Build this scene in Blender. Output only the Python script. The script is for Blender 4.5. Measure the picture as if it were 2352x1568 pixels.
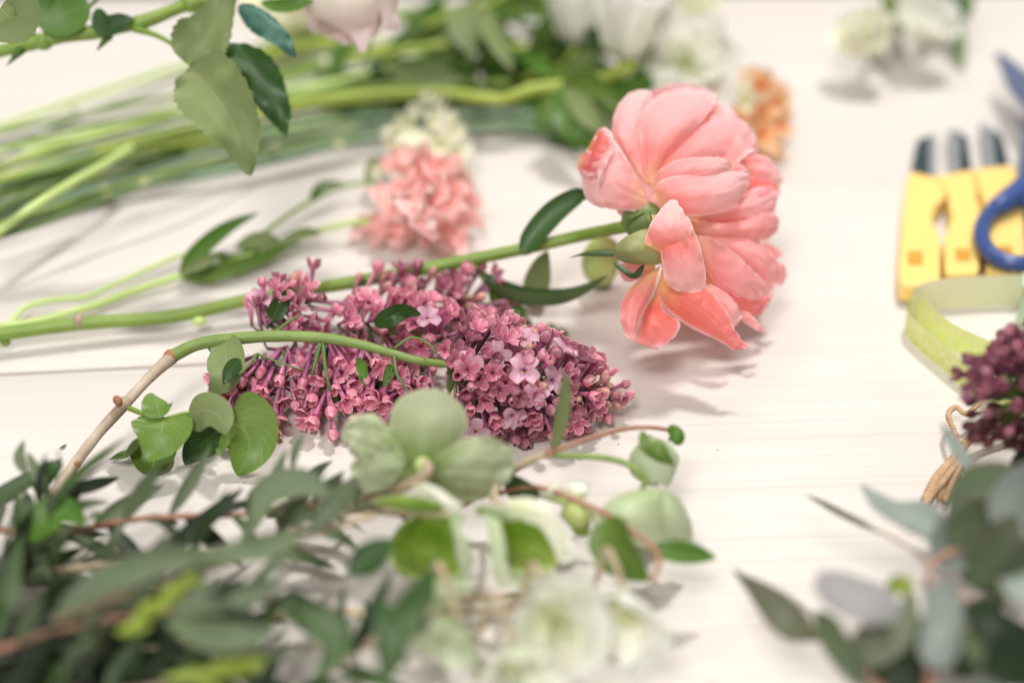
import bpy, bmesh, math, random
from mathutils import Vector, Matrix, noise

for o in list(bpy.data.objects):
    bpy.data.objects.remove(o, do_unlink=True)
scn = bpy.context.scene
COL = scn.collection
rnd = random.Random(11)
V = Vector
S = 0.01                                   # everything below is measured in centimetres

# ------------------------------------------------------------------ camera
PITCH = math.radians(36); DC = 57.0; W, H = 2352.0, 1568.0; FP = W * 50 / 36
FWD = V((0, math.cos(PITCH), -math.sin(PITCH))); RGT = V((1, 0, 0)); UPV = V((0, math.sin(PITCH), math.cos(PITCH)))
POS = -DC * FWD
cd = bpy.data.cameras.new('camera'); cam = bpy.data.objects.new('camera', cd); COL.objects.link(cam)
cam.location = POS * S; cam.rotation_euler = (math.radians(90) - PITCH, 0, 0)
cd.lens = 50; cd.sensor_width = 36; cd.clip_start = 0.01; cd.clip_end = 100
cd.dof.use_dof = True; cd.dof.focus_distance = 0.515; cd.dof.aperture_fstop = 2.6; cd.dof.aperture_blades = 0
scn.camera = cam

# ------------------------------------------------------------------ light
scn.view_settings.view_transform = 'Standard'; scn.view_settings.look = 'None'
scn.view_settings.exposure = 0.21; scn.view_settings.gamma = 1.0
wd = bpy.data.worlds.new('World'); scn.world = wd; wd.use_nodes = True
wd.node_tree.nodes['Background'].inputs[0].default_value = (1.0, 0.98, 0.96, 1)
wd.node_tree.nodes['Background'].inputs[1].default_value = 0.26

def area_light(name, loc, target, size, power, col):
    l = bpy.data.lights.new(name, 'AREA'); l.shape = 'DISK'; l.size = size; l.energy = power; l.color = col
    o = bpy.data.objects.new(name, l); COL.objects.link(o); o.location = loc
    o.rotation_euler = (V(target) - V(loc)).to_track_quat('-Z', 'Y').to_euler()
    return o
area_light('ceiling_lamp', (0.42, 0.75, 1.9), (0.0, 0.0, 0), 0.19, 27, (1.0, 0.97, 0.94))
area_light('second_ceiling_lamp', (-0.45, 0.95, 1.9), (0, 0, 0), 0.55, 7, (1.0, 0.97, 0.95))
area_light('window_light', (-0.5, -1.7, 0.95), (0, 0.1, 0), 1.3, 9, (1.0, 1.0, 0.98))
area_light('front_lamp', (-0.30, -0.95, 1.45), (0.02, 0.05, 0), 0.45, 15, (1.0, 0.98, 0.96))

# ------------------------------------------------------------------ helpers
def Q(u, v, d): return POS + d * (FWD + RGT * ((u - W / 2) / FP) + UPV * ((H / 2 - v) / FP))
def P(u, v, z=0.0):
    r = FWD + RGT * ((u - W / 2) / FP) + UPV * ((H / 2 - v) / FP)
    return POS + r * ((z - POS.z) / r.z)

def crom(pts, t):
    n = len(pts) - 1
    if n == 0: return pts[0].copy()
    x = min(max(t, 0), 1) * n; i = min(int(x), n - 1); f = x - i
    p1, p2 = pts[i], pts[i + 1]
    p0 = pts[i - 1] if i > 0 else p1 * 2 - p2
    p3 = pts[i + 2] if i + 2 <= n else p2 * 2 - p1
    return 0.5 * ((2 * p1) + (p2 - p0) * f + (2 * p0 - 5 * p1 + 4 * p2 - p3) * f * f + (3 * p1 - p0 - 3 * p2 + p3) * f ** 3)

class MB:
    def __init__(s): s.v = []; s.f = []; s.uv = []
    def add(s, p, uv=(0, 0)): s.v.append(V(p)); s.uv.append(uv); return len(s.v) - 1
    def grid(s, fn, nu, nv):
        b = len(s.v)
        for j in range(nv + 1):
            for i in range(nu + 1):
                s.add(fn(i / nu, j / nv), (i / nu, j / nv))
        for j in range(nv):
            for i in range(nu):
                a = b + j * (nu + 1) + i
                s.f.append((a, a + 1, a + nu + 2, a + nu + 1))
        return s
    def tube(s, pts, rad, seg=10, n=None, wob=0.0, cap=True, y0=0.0, y1=1.0):
        n = n or max(6, (len(pts) - 1) * 7)
        cs = [crom(pts, i / n) for i in range(n + 1)]
        up = V((0.1, 0.2, 1)); b = len(s.v)
        for i, c in enumerate(cs):
            t = (cs[min(i + 1, n)] - cs[max(i - 1, 0)]).normalized()
            x = up.cross(t)
            if x.length < 1e-4: x = V((1, 0, 0)).cross(t)
            x.normalize(); y = t.cross(x); up = y
            q = i / n
            r = rad(q) if callable(rad) else rad[0] + (rad[-1] - rad[0]) * q if isinstance(rad, (list, tuple)) else rad
            if wob: r *= 1 + wob * noise.noise(c * 1.3 + V((7, 3, 1)))
            for k in range(seg):
                a = 2 * math.pi * k / seg
                s.add(c + (x * math.cos(a) + y * math.sin(a)) * r, (k / seg, y0 + (y1 - y0) * q))
        for i in range(n):
            for k in range(seg):
                a = b + i * seg + k; a2 = b + i * seg + (k + 1) % seg
                s.f.append((a, a2, a2 + seg, a + seg))
        if cap:
            s.f.append(tuple(b + k for k in range(seg))[::-1]); s.f.append(tuple(b + n * seg + k for k in range(seg)))
        return s
    def ball(s, c, r, ax=(0, 0, 1), st=1.0, seg=10, rings=7, lobes=0, y0=0.0, y1=1.0):
        q = V(ax).to_track_quat('Z', 'Y'); b = len(s.v)
        for j in range(rings + 1):
            th = math.pi * j / rings
            for k in range(seg):
                a = 2 * math.pi * k / seg
                rr = r * math.sin(th) * (1 - (0.16 * abs(math.cos(lobes * a / 2)) ** 3 if lobes else 0))
                s.add(V(c) + q @ V((rr * math.cos(a), rr * math.sin(a), -r * st * math.cos(th))), (k / seg, y0 + (y1 - y0) * j / rings))
        for j in range(rings):
            for k in range(seg):
                a = b + j * seg + k; a2 = b + j * seg + (k + 1) % seg
                s.f.append((a, a2, a2 + seg, a + seg))
        return s
    def mesh(s, name, org=V((0, 0, 0))):
        me = bpy.data.meshes.new(name)
        me.from_pydata([tuple((p - org) * S) for p in s.v], [], s.f)
        l = me.uv_layers.new(name='UVMap'); vi = [0] * len(me.loops)
        me.loops.foreach_get('vertex_index', vi)
        flat = []
        for i in vi: flat += s.uv[i]
        l.data.foreach_set('uv', flat)
        me.polygons.foreach_set('use_smooth', [True] * len(me.polygons)); me.update()
        return me

LOCS = {}
def thing(name, label, cat, loc, group=None, kind=None):
    o = bpy.data.objects.new(name, None); COL.objects.link(o); o.empty_display_size = 0.01
    o.location = V(loc) * S; LOCS[o.name] = V(loc); o['label'] = label
    if kind: o['kind'] = kind
    else: o['category'] = cat
    if group: o['group'] = group
    return o
def build(name, mb, mat, parent=None, kind=None, org=None):
    og = LOCS[parent.name] if parent is not None else (org or V((0, 0, 0)))
    o = bpy.data.objects.new(name, mb.mesh(name, og)); COL.objects.link(o)
    o.data.materials.append(mat)
    if parent is not None: o.parent = parent; LOCS[o.name] = og
    else: o.location = og * S
    if kind: o['kind'] = kind
    return o
def inst(name, me, parent, loc, quat, scale=1.0, mat=None):
    o = bpy.data.objects.new(name, me); COL.objects.link(o); o.parent = parent
    o.location = (V(loc) - LOCS[parent.name]) * S
    o.rotation_mode = 'QUATERNION'; o.rotation_quaternion = quat
    o.scale = scale if isinstance(scale, (tuple, list)) else (scale,) * 3
    return o

# ------------------------------------------------------------------ materials
def nt(name):
    m = bpy.data.materials.new(name); m.use_nodes = True; t = m.node_tree; t.nodes.clear()
    return m, t, t.nodes, t.links
def ramp(n, stops):
    r = n.new('ShaderNodeValToRGB'); e = r.color_ramp.elements
    e[0].position = stops[0][0]; e[0].color = (*stops[0][1], 1)
    e[1].position = stops[-1][0]; e[1].color = (*stops[-1][1], 1)
    for p, c in stops[1:-1]:
        x = e.new(p); x.color = (*c, 1)
    return r
def mth(n, l, op, a, b=None, c=None, clamp=False):
    m = n.new('ShaderNodeMath'); m.operation = op; m.use_clamp = clamp
    for i, x in enumerate((a, b, c)):
        if x is None: continue
        if isinstance(x, (int, float)): m.inputs[i].default_value = x
        else: l.new(x, m.inputs[i])
    return m.outputs[0]
def mixc(n, l, f, a, b, mode='MIX'):
    m = n.new('ShaderNodeMix'); m.data_type = 'RGBA'; m.blend_type = mode
    for sock, x in ((m.inputs[0], f), (m.inputs[6], a), (m.inputs[7], b)):
        if isinstance(x, (int, float)): sock.default_value = x
        elif isinstance(x, tuple): sock.default_value = (*x, 1)
        else: l.new(x, sock)
    return m.outputs[2]

def sheet_mat(name, stops, rim=None, rimw=0.12, trans=0.35, rough=0.5, ribs=30, ribamp=0.12, var=0.18, leaf=False, vein=(0.5, 0.6, 0.3), bump=0.3, objvar=0.12, mottle=None, coat=0.0, under=None):
    m, t, n, l = nt(name)
    out = n.new('ShaderNodeOutputMaterial'); uvn = n.new('ShaderNodeUVMap'); sep = n.new('ShaderNodeSeparateXYZ')
    l.new(uvn.outputs[0], sep.inputs[0]); x, y = sep.outputs[0], sep.outputs[1]
    r = ramp(n, stops); l.new(y, r.inputs[0]); col = r.outputs[0]
    tc = n.new('ShaderNodeTexCoord')
    # edge distance
    ax = mth(n, l, 'ABSOLUTE', mth(n, l, 'SUBTRACT', x, 0.5))
    if rim:
        e = mth(n, l, 'MAXIMUM', mth(n, l, 'MULTIPLY_ADD', ax, 1 / rimw, 1 - 0.5 / rimw), mth(n, l, 'MULTIPLY_ADD', y, 1 / rimw, 1 - 1 / rimw), clamp=True)
        col = mixc(n, l, mth(n, l, 'MINIMUM', mth(n, l, 'MAXIMUM', e, 0.0), 1.0), col, rim)
    # fine ribs along the sheet
    mp = n.new('ShaderNodeMapping'); mp.inputs['Scale'].default_value = (ribs, 1.6, 1); l.new(uvn.outputs[0], mp.inputs[0])
    nz = n.new('ShaderNodeTexNoise'); nz.inputs['Scale'].default_value = 1.0; nz.inputs['Detail'].default_value = 3; l.new(mp.outputs[0], nz.inputs['Vector'])
    rv = mth(n, l, 'MULTIPLY_ADD', nz.outputs[0], ribamp * 2, 1 - ribamp)
    n2 = n.new('ShaderNodeTexNoise'); n2.inputs['Scale'].default_value = 70; n2.inputs['Detail'].default_value = 4; l.new(tc.outputs['Object'], n2.inputs['Vector'])
    rv2 = mth(n, l, 'MULTIPLY_ADD', n2.outputs[0], var * 2, 1 - var)
    oi = n.new('ShaderNodeObjectInfo'); rv3 = mth(n, l, 'MULTIPLY_ADD', oi.outputs['Random'], objvar * 2, 1 - objvar)
    k = mth(n, l, 'MULTIPLY', mth(n, l, 'MULTIPLY', rv, rv2), rv3)
    cmb = n.new('ShaderNodeCombineXYZ')
    for i in range(3): l.new(k, cmb.inputs[i])
    col = mixc(n, l, 1.0, col, cmb.outputs[0], 'MULTIPLY')
    if mottle:
        n3 = n.new('ShaderNodeTexNoise'); n3.inputs['Scale'].default_value = mottle[1]; n3.inputs['Detail'].default_value = 3; l.new(tc.outputs['Object'], n3.inputs['Vector'])
        f = mth(n, l, 'MULTIPLY_ADD', n3.outputs[0], 3.2, -1.35, clamp=True)
        col = mixc(n, l, f, col, mottle[0])
    h = nz.outputs[0]
    if leaf:
        mid = mth(n, l, 'SUBTRACT', 1.0, mth(n, l, 'MULTIPLY', ax, 38.0), clamp=True)
        w = mth(n, l, 'SINE', mth(n, l, 'MULTIPLY', mth(n, l, 'MULTIPLY_ADD', ax, -0.75, y), 58.0))
        side = mth(n, l, 'MULTIPLY_ADD', w, 6.0, -5.1, clamp=True)
        vf = mth(n, l, 'MAXIMUM', mid, mth(n, l, 'MULTIPLY', side, 0.4))
        col = mixc(n, l, mth(n, l, 'MULTIPLY', vf, 0.65), col, vein)
        h = mth(n, l, 'SUBTRACT', mth(n, l, 'MULTIPLY', nz.outputs[0], 0.35), mth(n, l, 'MULTIPLY', vf, 0.5))
    if under:
        g = n.new('ShaderNodeNewGeometry'); col = mixc(n, l, mth(n, l, 'MULTIPLY', g.outputs['Backfacing'], 0.85), col, under)
    bp = n.new('ShaderNodeBump'); bp.inputs['Strength'].default_value = bump; bp.inputs['Distance'].default_value = 0.0006; l.new(h, bp.inputs['Height'])
    b = n.new('ShaderNodeBsdfPrincipled'); b.inputs['Roughness'].default_value = rough; b.inputs['Specular IOR Level'].default_value = 0.35
    b.inputs['Coat Weight'].default_value = coat; b.inputs['Coat Roughness'].default_value = 0.35
    l.new(col, b.inputs['Base Color']); l.new(bp.outputs[0], b.inputs['Normal'])
    tr = n.new('ShaderNodeBsdfTranslucent'); l.new(col, tr.inputs[0]); l.new(bp.outputs[0], tr.inputs['Normal'])
    mx = n.new('ShaderNodeMixShader'); mx.inputs[0].default_value = trans
    l.new(b.outputs[0], mx.inputs[1]); l.new(tr.outputs[0], mx.inputs[2]); l.new(mx.outputs[0], out.inputs[0])
    return m

def solid_mat(name, c1, c2, scale=40, rough=0.5, stretch=(1, 1, 1), bump=0.2, metal=0.0, sub=0.0, spec=0.4, detail=5, dist=0.0005):
    m, t, n, l = nt(name)
    out = n.new('ShaderNodeOutputMaterial'); tc = n.new('ShaderNodeTexCoord'); mp = n.new('ShaderNodeMapping')
    mp.inputs['Scale'].default_value = stretch; l.new(tc.outputs['Object'], mp.inputs[0])
    nz = n.new('ShaderNodeTexNoise'); nz.inputs['Scale'].default_value = scale; nz.inputs['Detail'].default_value = detail; l.new(mp.outputs[0], nz.inputs['Vector'])
    r = ramp(n, [(0.3, c1), (0.7, c2)]); l.new(nz.outputs[0], r.inputs[0])
    b = n.new('ShaderNodeBsdfPrincipled'); b.inputs['Roughness'].default_value = rough; b.inputs['Metallic'].default_value = metal
    b.inputs['Specular IOR Level'].default_value = spec
    if sub:
        b.inputs['Subsurface Weight'].default_value = sub; b.inputs['Subsurface Radius'].default_value = (0.004, 0.003, 0.001)
    bp = n.new('ShaderNodeBump'); bp.inputs['Strength'].default_value = bump; bp.inputs['Distance'].default_value = dist
    l.new(nz.outputs[0], bp.inputs['Height']); l.new(bp.outputs[0], b.inputs['Normal']); l.new(r.outputs[0], b.inputs['Base Color'])
    l.new(b.outputs[0], out.inputs[0])
    return m

def wood_mat(name):
    m, t, n, l = nt(name)
    out = n.new('ShaderNodeOutputMaterial'); tc = n.new('ShaderNodeTexCoord')
    oi = n.new('ShaderNodeObjectInfo'); off = n.new('ShaderNodeVectorMath'); off.operation = 'ADD'
    cb = n.new('ShaderNodeCombineXYZ'); l.new(mth(n, l, 'MULTIPLY', oi.outputs['Random'], 9.0), cb.inputs[0]); l.new(mth(n, l, 'MULTIPLY', oi.outputs['Random'], 5.0), cb.inputs[1])
    l.new(tc.outputs['Object'], off.inputs[0]); l.new(cb.outputs[0], off.inputs[1])
    warp = n.new('ShaderNodeTexNoise'); warp.inputs['Scale'].default_value = 2.2; warp.inputs['Detail'].default_value = 2; l.new(off.outputs[0], warp.inputs['Vector'])
    wv = n.new('ShaderNodeVectorMath'); wv.operation = 'MULTIPLY_ADD'; l.new(warp.outputs['Color'], wv.inputs[0]); wv.inputs[1].default_value = (0, 0.035, 0); l.new(off.outputs[0], wv.inputs[2])
    def streak(sx, sy, sc, det):
        mp = n.new('ShaderNodeMapping'); mp.inputs['Scale'].default_value = (sx, sy, 1); l.new(wv.outputs[0], mp.inputs[0])
        z = n.new('ShaderNodeTexNoise'); z.inputs['Scale'].default_value = sc; z.inputs['Detail'].default_value = det; l.new(mp.outputs[0], z.inputs['Vector']); return z.outputs[0]
    fine = streak(1.3, 210, 2.2, 4); med = streak(0.8, 26, 2.0, 4); big = streak(1.6, 5.0, 1.6, 3)
    r = ramp(n, [(0.22, (0.50, 0.435, 0.375)), (0.40, (0.61, 0.56, 0.505)), (0.52, (0.65, 0.605, 0.56)), (0.75, (0.67, 0.635, 0.595))])
    f = mth(n, l, 'ADD', mth(n, l, 'ADD', mth(n, l, 'MULTIPLY', fine, 0.50), mth(n, l, 'MULTIPLY', med, 0.17)), mth(n, l, 'MULTIPLY', big, 0.35))
    l.new(f, r.inputs[0]); col = r.outputs[0]
    # grey patches: rubbed whitewash, and shade from the plants put into the colour
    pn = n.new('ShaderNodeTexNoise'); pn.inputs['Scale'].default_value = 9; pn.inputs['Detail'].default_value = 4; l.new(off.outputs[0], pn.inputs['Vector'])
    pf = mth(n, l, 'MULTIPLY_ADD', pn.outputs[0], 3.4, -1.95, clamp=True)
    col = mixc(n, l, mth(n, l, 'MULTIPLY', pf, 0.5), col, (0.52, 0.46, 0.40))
    b = n.new('ShaderNodeBsdfPrincipled'); b.inputs['Roughness'].default_value = 0.55; b.inputs['Specular IOR Level'].default_value = 0.3
    bp = n.new('ShaderNodeBump'); bp.inputs['Strength'].default_value = 0.35; bp.inputs['Distance'].default_value = 0.0007
    l.new(f, bp.inputs['Height']); l.new(bp.outputs[0], b.inputs['Normal']); l.new(col, b.inputs['Base Color']); l.new(b.outputs[0], out.inputs[0])
    return m

M = {}
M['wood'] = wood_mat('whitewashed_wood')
M['floor'] = solid_mat('floor_dark', (0.05, 0.035, 0.03), (0.08, 0.06, 0.05), 8, 0.7)
M['peony'] = sheet_mat('peony_petal', [(0, (0.90, 0.58, 0.25)), (0.12, (0.93, 0.50, 0.33)), (0.32, (0.97, 0.34, 0.32)), (0.65, (0.97, 0.42, 0.41)), (1, (0.97, 0.62, 0.62))], rim=(0.97, 0.74, 0.74), rimw=0.06, trans=0.45, rough=0.5, ribs=40, ribamp=0.06, var=0.05, bump=0.35, mottle=((0.97, 0.66, 0.65), 16), objvar=0.05)
M['peony_lit'] = sheet_mat('peony_lit_petal', [(0, (0.93, 0.58, 0.28)), (0.10, (0.95, 0.50, 0.34)), (0.24, (0.97, 0.36, 0.34)), (0.5, (0.97, 0.52, 0.515)), (1, (0.97, 0.76, 0.76))], rim=(0.97, 0.82, 0.82), rimw=0.05, trans=0.45, rough=0.5, ribs=40, ribamp=0.06, var=0.05, bump=0.35, mottle=((0.97, 0.66, 0.66), 16), objvar=0.04)  # paler copy of the petal, highlights put into the colour
M['peony_deep'] = sheet_mat('peony_inner_petal', [(0, (0.880, 0.525, 0.234)), (0.25, (0.950, 0.225, 0.182)), (1, (0.960, 0.338, 0.338))], rim=(0.970, 0.625, 0.650), rimw=0.10, trans=0.45, rough=0.5, ribs=34, ribamp=0.10, var=0.08, bump=0.22)
M['stem'] = solid_mat('green_stem', (0.147, 0.238, 0.032), (0.221, 0.317, 0.058), 55, 0.42, (1, 1, 1), 0.25)
M['stem_dark'] = solid_mat('dark_green_stem', (0.081, 0.138, 0.035), (0.138, 0.211, 0.062), 60, 0.45)
M['stem_lime'] = solid_mat('lime_stem', (0.295, 0.377, 0.043), (0.410, 0.492, 0.098), 40, 0.42)
M['stem_pale'] = solid_mat('pale_stem', (0.432, 0.578, 0.169), (0.567, 0.700, 0.270), 40, 0.45)
M['stem_glauc'] = solid_mat('glaucous_stem', (0.155, 0.255, 0.149), (0.273, 0.382, 0.245), 40, 0.5)
M['node_cream'] = solid_mat('cream_node', (0.60, 0.60, 0.30), (0.72, 0.72, 0.45), 50, 0.5)
M['bark'] = solid_mat('lilac_bark', (0.33, 0.24, 0.16), (0.58, 0.49, 0.38), 70, 0.6, (1, 1, 1), 0.6)
M['bark_red'] = solid_mat('lilac_bark_node', (0.26, 0.10, 0.05), (0.46, 0.24, 0.13), 120, 0.6, (1, 1, 1), 0.9)
M['stem_lilac'] = solid_mat('lilac_green_twig', (0.133, 0.205, 0.040), (0.234, 0.328, 0.088), 75, 0.5, (1, 1, 1), 0.4)
M['stem_red'] = solid_mat('reddish_stem', (0.312, 0.123, 0.076), (0.429, 0.257, 0.171), 60, 0.5)
M['stem_tan'] = solid_mat('tan_stem', (0.40, 0.30, 0.20), (0.56, 0.46, 0.30), 60, 0.5)
M['leaf'] = sheet_mat('green_leaf', [(0, (0.130, 0.214, 0.035)), (1, (0.085, 0.162, 0.023))], trans=0.28, rough=0.38, ribs=6, ribamp=0.08, leaf=True, vein=(0.247, 0.324, 0.101), under=(0.175, 0.239, 0.086))
M['leaf_lilac'] = sheet_mat('lilac_leaf', [(0, (0.179, 0.289, 0.055)), (1, (0.133, 0.242, 0.037))], rim=(0.156, 0.172, 0.037), rimw=0.02, trans=0.3, rough=0.34, ribs=5, ribamp=0.12, leaf=True, vein=(0.312, 0.406, 0.134), under=(0.273, 0.359, 0.134))
M['leaf_pale'] = sheet_mat('pale_leaf_underside', [(0, (0.208, 0.260, 0.099)), (1, (0.173, 0.231, 0.086))], trans=0.25, rough=0.5, ribs=6, ribamp=0.08, leaf=True, vein=(0.289, 0.324, 0.135), bump=0.5)
M['leaf_dark'] = sheet_mat('dark_leaf', [(0, (0.035, 0.087, 0.017)), (1, (0.023, 0.067, 0.012))], trans=0.2, rough=0.36, ribs=6, leaf=True, vein=(0.111, 0.182, 0.052), under=(0.090, 0.148, 0.052))
M['leaf_mid'] = sheet_mat('mid_green_leaf', [(0, (0.088, 0.189, 0.022)), (1, (0.060, 0.154, 0.017))], trans=0.28, rough=0.4, ribs=6, leaf=True, vein=(0.202, 0.294, 0.072), under=(0.148, 0.224, 0.058))
M['leaf_teal'] = sheet_mat('bluish_leaf', [(0, (0.048, 0.135, 0.103)), (1, (0.041, 0.124, 0.083))], trans=0.15, rough=0.45, ribs=6, leaf=True, vein=(0.095, 0.185, 0.117))
M['euc'] = sheet_mat('eucalyptus_leaf', [(0, (0.105, 0.138, 0.070)), (1, (0.081, 0.115, 0.057))], rim=(0.223, 0.127, 0.081), rimw=0.035, trans=0.14, rough=0.5, ribs=5, ribamp=0.1, leaf=True, vein=(0.186, 0.207, 0.117), objvar=0.25, var=0.2, under=(0.155, 0.178, 0.113))
M['euc_dark'] = sheet_mat('dark_eucalyptus_leaf', [(0, (0.019, 0.032, 0.013)), (1, (0.013, 0.025, 0.010))], trans=0.15, rough=0.45, ribs=5, leaf=True, vein=(0.043, 0.059, 0.025), objvar=0.3, under=(0.037, 0.048, 0.025))  # dark leaf; shade between piled leaves also put into its near-black colour
M['euc_green'] = sheet_mat('narrow_green_leaf', [(0, (0.057, 0.097, 0.034)), (1, (0.044, 0.082, 0.024))], trans=0.2, rough=0.42, ribs=5, leaf=True, vein=(0.116, 0.154, 0.064), objvar=0.35, under=(0.107, 0.146, 0.072))
M['euc_blue'] = sheet_mat('silver_eucalyptus_leaf', [(0, (0.216, 0.256, 0.224)), (1, (0.240, 0.272, 0.248))], rim=(0.320, 0.208, 0.176), rimw=0.03, trans=0.12, rough=0.55, ribs=5, leaf=True, vein=(0.288, 0.336, 0.272), objvar=0.1)
M['euc_lav'] = sheet_mat('pale_eucalyptus_leaf', [(0, (0.306, 0.306, 0.298)), (1, (0.352, 0.329, 0.329))], rim=(0.352, 0.260, 0.245), rimw=0.04, trans=0.12, rough=0.6, ribs=5, leaf=True, vein=(0.352, 0.352, 0.321))
M['euc_olive'] = sheet_mat('olive_eucalyptus_leaf', [(0, (0.112, 0.120, 0.067)), (1, (0.095, 0.106, 0.062))], rim=(0.235, 0.101, 0.067), rimw=0.05, trans=0.14, rough=0.5, ribs=5, leaf=True, vein=(0.146, 0.157, 0.095))
M['lime'] = sheet_mat('lime_young_leaf', [(0, (0.239, 0.330, 0.041)), (1, (0.295, 0.365, 0.049))], trans=0.35, rough=0.5, ribs=20, ribamp=0.25, var=0.3)
M['hel'] = sheet_mat('hellebore_sepal', [(0, (0.136, 0.232, 0.036)), (0.16, (0.216, 0.304, 0.088)), (0.42, (0.400, 0.464, 0.256)), (1, (0.504, 0.551, 0.368))], rim=(0.576, 0.608, 0.400), rimw=0.07, trans=0.32, rough=0.5, ribs=16, ribamp=0.12, bump=0.3, mottle=((0.464, 0.496, 0.336), 30))
M['hel_in'] = sheet_mat('hellebore_inner_sepal', [(0, (0.111, 0.255, 0.017)), (0.5, (0.230, 0.374, 0.043)), (1, (0.357, 0.442, 0.136))], rim=(0.578, 0.612, 0.383), rimw=0.08, trans=0.4, rough=0.5, ribs=14, ribamp=0.2, bump=0.3, mottle=((0.340, 0.442, 0.085), 60))
M['hel_white'] = sheet_mat('hellebore_pale_sepal', [(0, (0.66, 0.72, 0.42)), (0.4, (0.84, 0.85, 0.68)), (1, (0.90, 0.90, 0.82))], rim=(0.90, 0.90, 0.84), rimw=0.1, trans=0.3, rough=0.5, ribs=18, ribamp=0.06, var=0.05)
M['hel_mint'] = sheet_mat('hellebore_bell_sepal', [(0, (0.42, 0.54, 0.27)), (0.4, (0.60, 0.69, 0.45)), (1, (0.72, 0.77, 0.58))], rim=(0.78, 0.80, 0.66), rimw=0.08, trans=0.4, rough=0.5, ribs=18, ribamp=0.1)
M['lilac_pink'] = sheet_mat('lilac_corolla', [(0, (0.241, 0.053, 0.135)), (0.25, (0.464, 0.170, 0.306)), (0.5, (0.446, 0.116, 0.216)), (0.62, (0.520, 0.152, 0.244)), (1, (0.631, 0.259, 0.325))], rim=(0.797, 0.490, 0.523), rimw=0.13, trans=0.3, rough=0.42, ribs=8, ribamp=0.15, objvar=0.42, var=0.3)
M['lilac_open'] = sheet_mat('lilac_open_corolla', [(0, (0.339, 0.093, 0.209)), (0.30, (0.559, 0.232, 0.351)), (0.5, (0.598, 0.278, 0.399)), (0.62, (0.678, 0.408, 0.522)), (1, (0.758, 0.482, 0.551))], rim=(0.738, 0.389, 0.494), rimw=0.12, trans=0.32, rough=0.4, ribs=8, ribamp=0.12, objvar=0.15)
M['lilac_bud'] = sheet_mat('lilac_bud', [(0, (0.252, 0.087, 0.099)), (0.4, (0.484, 0.194, 0.207)), (0.7, (0.581, 0.262, 0.244)), (1, (0.639, 0.389, 0.271))], trans=0.15, rough=0.4, ribs=5, ribamp=0.25, objvar=0.3, var=0.25)
M['lilac_dark'] = sheet_mat('dark_lilac_floret', [(0, (0.117, 0.031, 0.047)), (0.4, (0.233, 0.063, 0.108)), (1, (0.382, 0.147, 0.185))], trans=0.12, rough=0.35, ribs=6, ribamp=0.25, objvar=0.4, var=0.3)
M['lilac_shade'] = sheet_mat('shaded_lilac_floret', [(0, (0.048, 0.014, 0.014)), (1, (0.102, 0.026, 0.031))], trans=0.05, rough=0.35, ribs=6, objvar=0.4, var=0.3)  # brown-black colour stands for deep shade on the head's lower side
M['anther'] = solid_mat('yellow_anther', (0.50, 0.34, 0.05), (0.62, 0.46, 0.10), 200, 0.6)
M['pedicel'] = solid_mat('lilac_stalk', (0.05, 0.09, 0.025), (0.14, 0.20, 0.05), 90, 0.5)  # dark green puts the shade of the panicle cores into the stalks
M['stock_pink'] = sheet_mat('salmon_ruffled_petal', [(0, (0.90, 0.50, 0.40)), (0.4, (0.95, 0.48, 0.44)), (1, (0.96, 0.62, 0.59))], rim=(0.96, 0.76, 0.73), rimw=0.12, trans=0.35, rough=0.55, ribs=14, ribamp=0.15, objvar=0.12)
M['stock_cream'] = sheet_mat('cream_ruffled_petal', [(0, (0.74, 0.76, 0.42)), (0.5, (0.86, 0.85, 0.62)), (1, (0.90, 0.88, 0.76))], trans=0.35, rough=0.55, ribs=14, ribamp=0.1, objvar=0.08)
M['rose'] = sheet_mat('pale_pink_rose_petal', [(0, (0.72, 0.70, 0.54)), (0.4, (0.80, 0.70, 0.65)), (1, (0.84, 0.68, 0.67))], trans=0.4, rough=0.5, ribs=16, ribamp=0.06, var=0.08)
M['white'] = sheet_mat('white_petal', [(0, (0.70, 0.76, 0.42)), (0.35, (0.88, 0.88, 0.76)), (1, (0.92, 0.92, 0.88))], trans=0.35, rough=0.5, ribs=16, ribamp=0.06, var=0.05)
M['orange'] = sheet_mat('orange_petal', [(0, (0.88, 0.30, 0.06)), (0.45, (0.92, 0.50, 0.22)), (1, (0.94, 0.74, 0.55))], trans=0.35, rough=0.5, ribs=14, ribamp=0.1)
M['yellow_plastic'] = solid_mat('yellow_plastic', (0.886, 0.615, 0.182), (0.906, 0.657, 0.221), 20, 0.35, sub=0.1, bump=0.05)
M['blade'] = solid_mat('dark_steel_blade', (0.035, 0.06, 0.07), (0.06, 0.09, 0.10), 30, 0.35, metal=0.4, bump=0.05)
M['blade_edge'] = solid_mat('ground_steel_edge', (0.48, 0.50, 0.52), (0.60, 0.62, 0.63), 60, 0.3, metal=0.7, bump=0.05)
M['blue'] = solid_mat('blue_plastic', (0.035, 0.07, 0.22), (0.045, 0.085, 0.26), 20, 0.28, bump=0.03, spec=0.5)
M['slate'] = solid_mat('slate_blue_metal', (0.10, 0.13, 0.22), (0.13, 0.16, 0.26), 30, 0.38, metal=0.2, bump=0.05)
M['ribbon'] = sheet_mat('yellow_green_satin', [(0, (0.72, 0.73, 0.48)), (1, (0.76, 0.75, 0.54))], trans=0.35, rough=0.4, ribs=60, ribamp=0.05, var=0.05, bump=0.15)
M['ribbon_glitter'] = sheet_mat('glitter_ribbon', [(0, (0.72, 0.80, 0.24)), (1, (0.82, 0.86, 0.36))], trans=0.3, rough=0.3, ribs=90, ribamp=0.1, var=0.1, bump=0.6, mottle=((0.85, 0.85, 0.50), 420))
M['mint'] = solid_mat('mint_paper', (0.55, 0.74, 0.55), (0.60, 0.78, 0.60), 40, 0.6)
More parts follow.
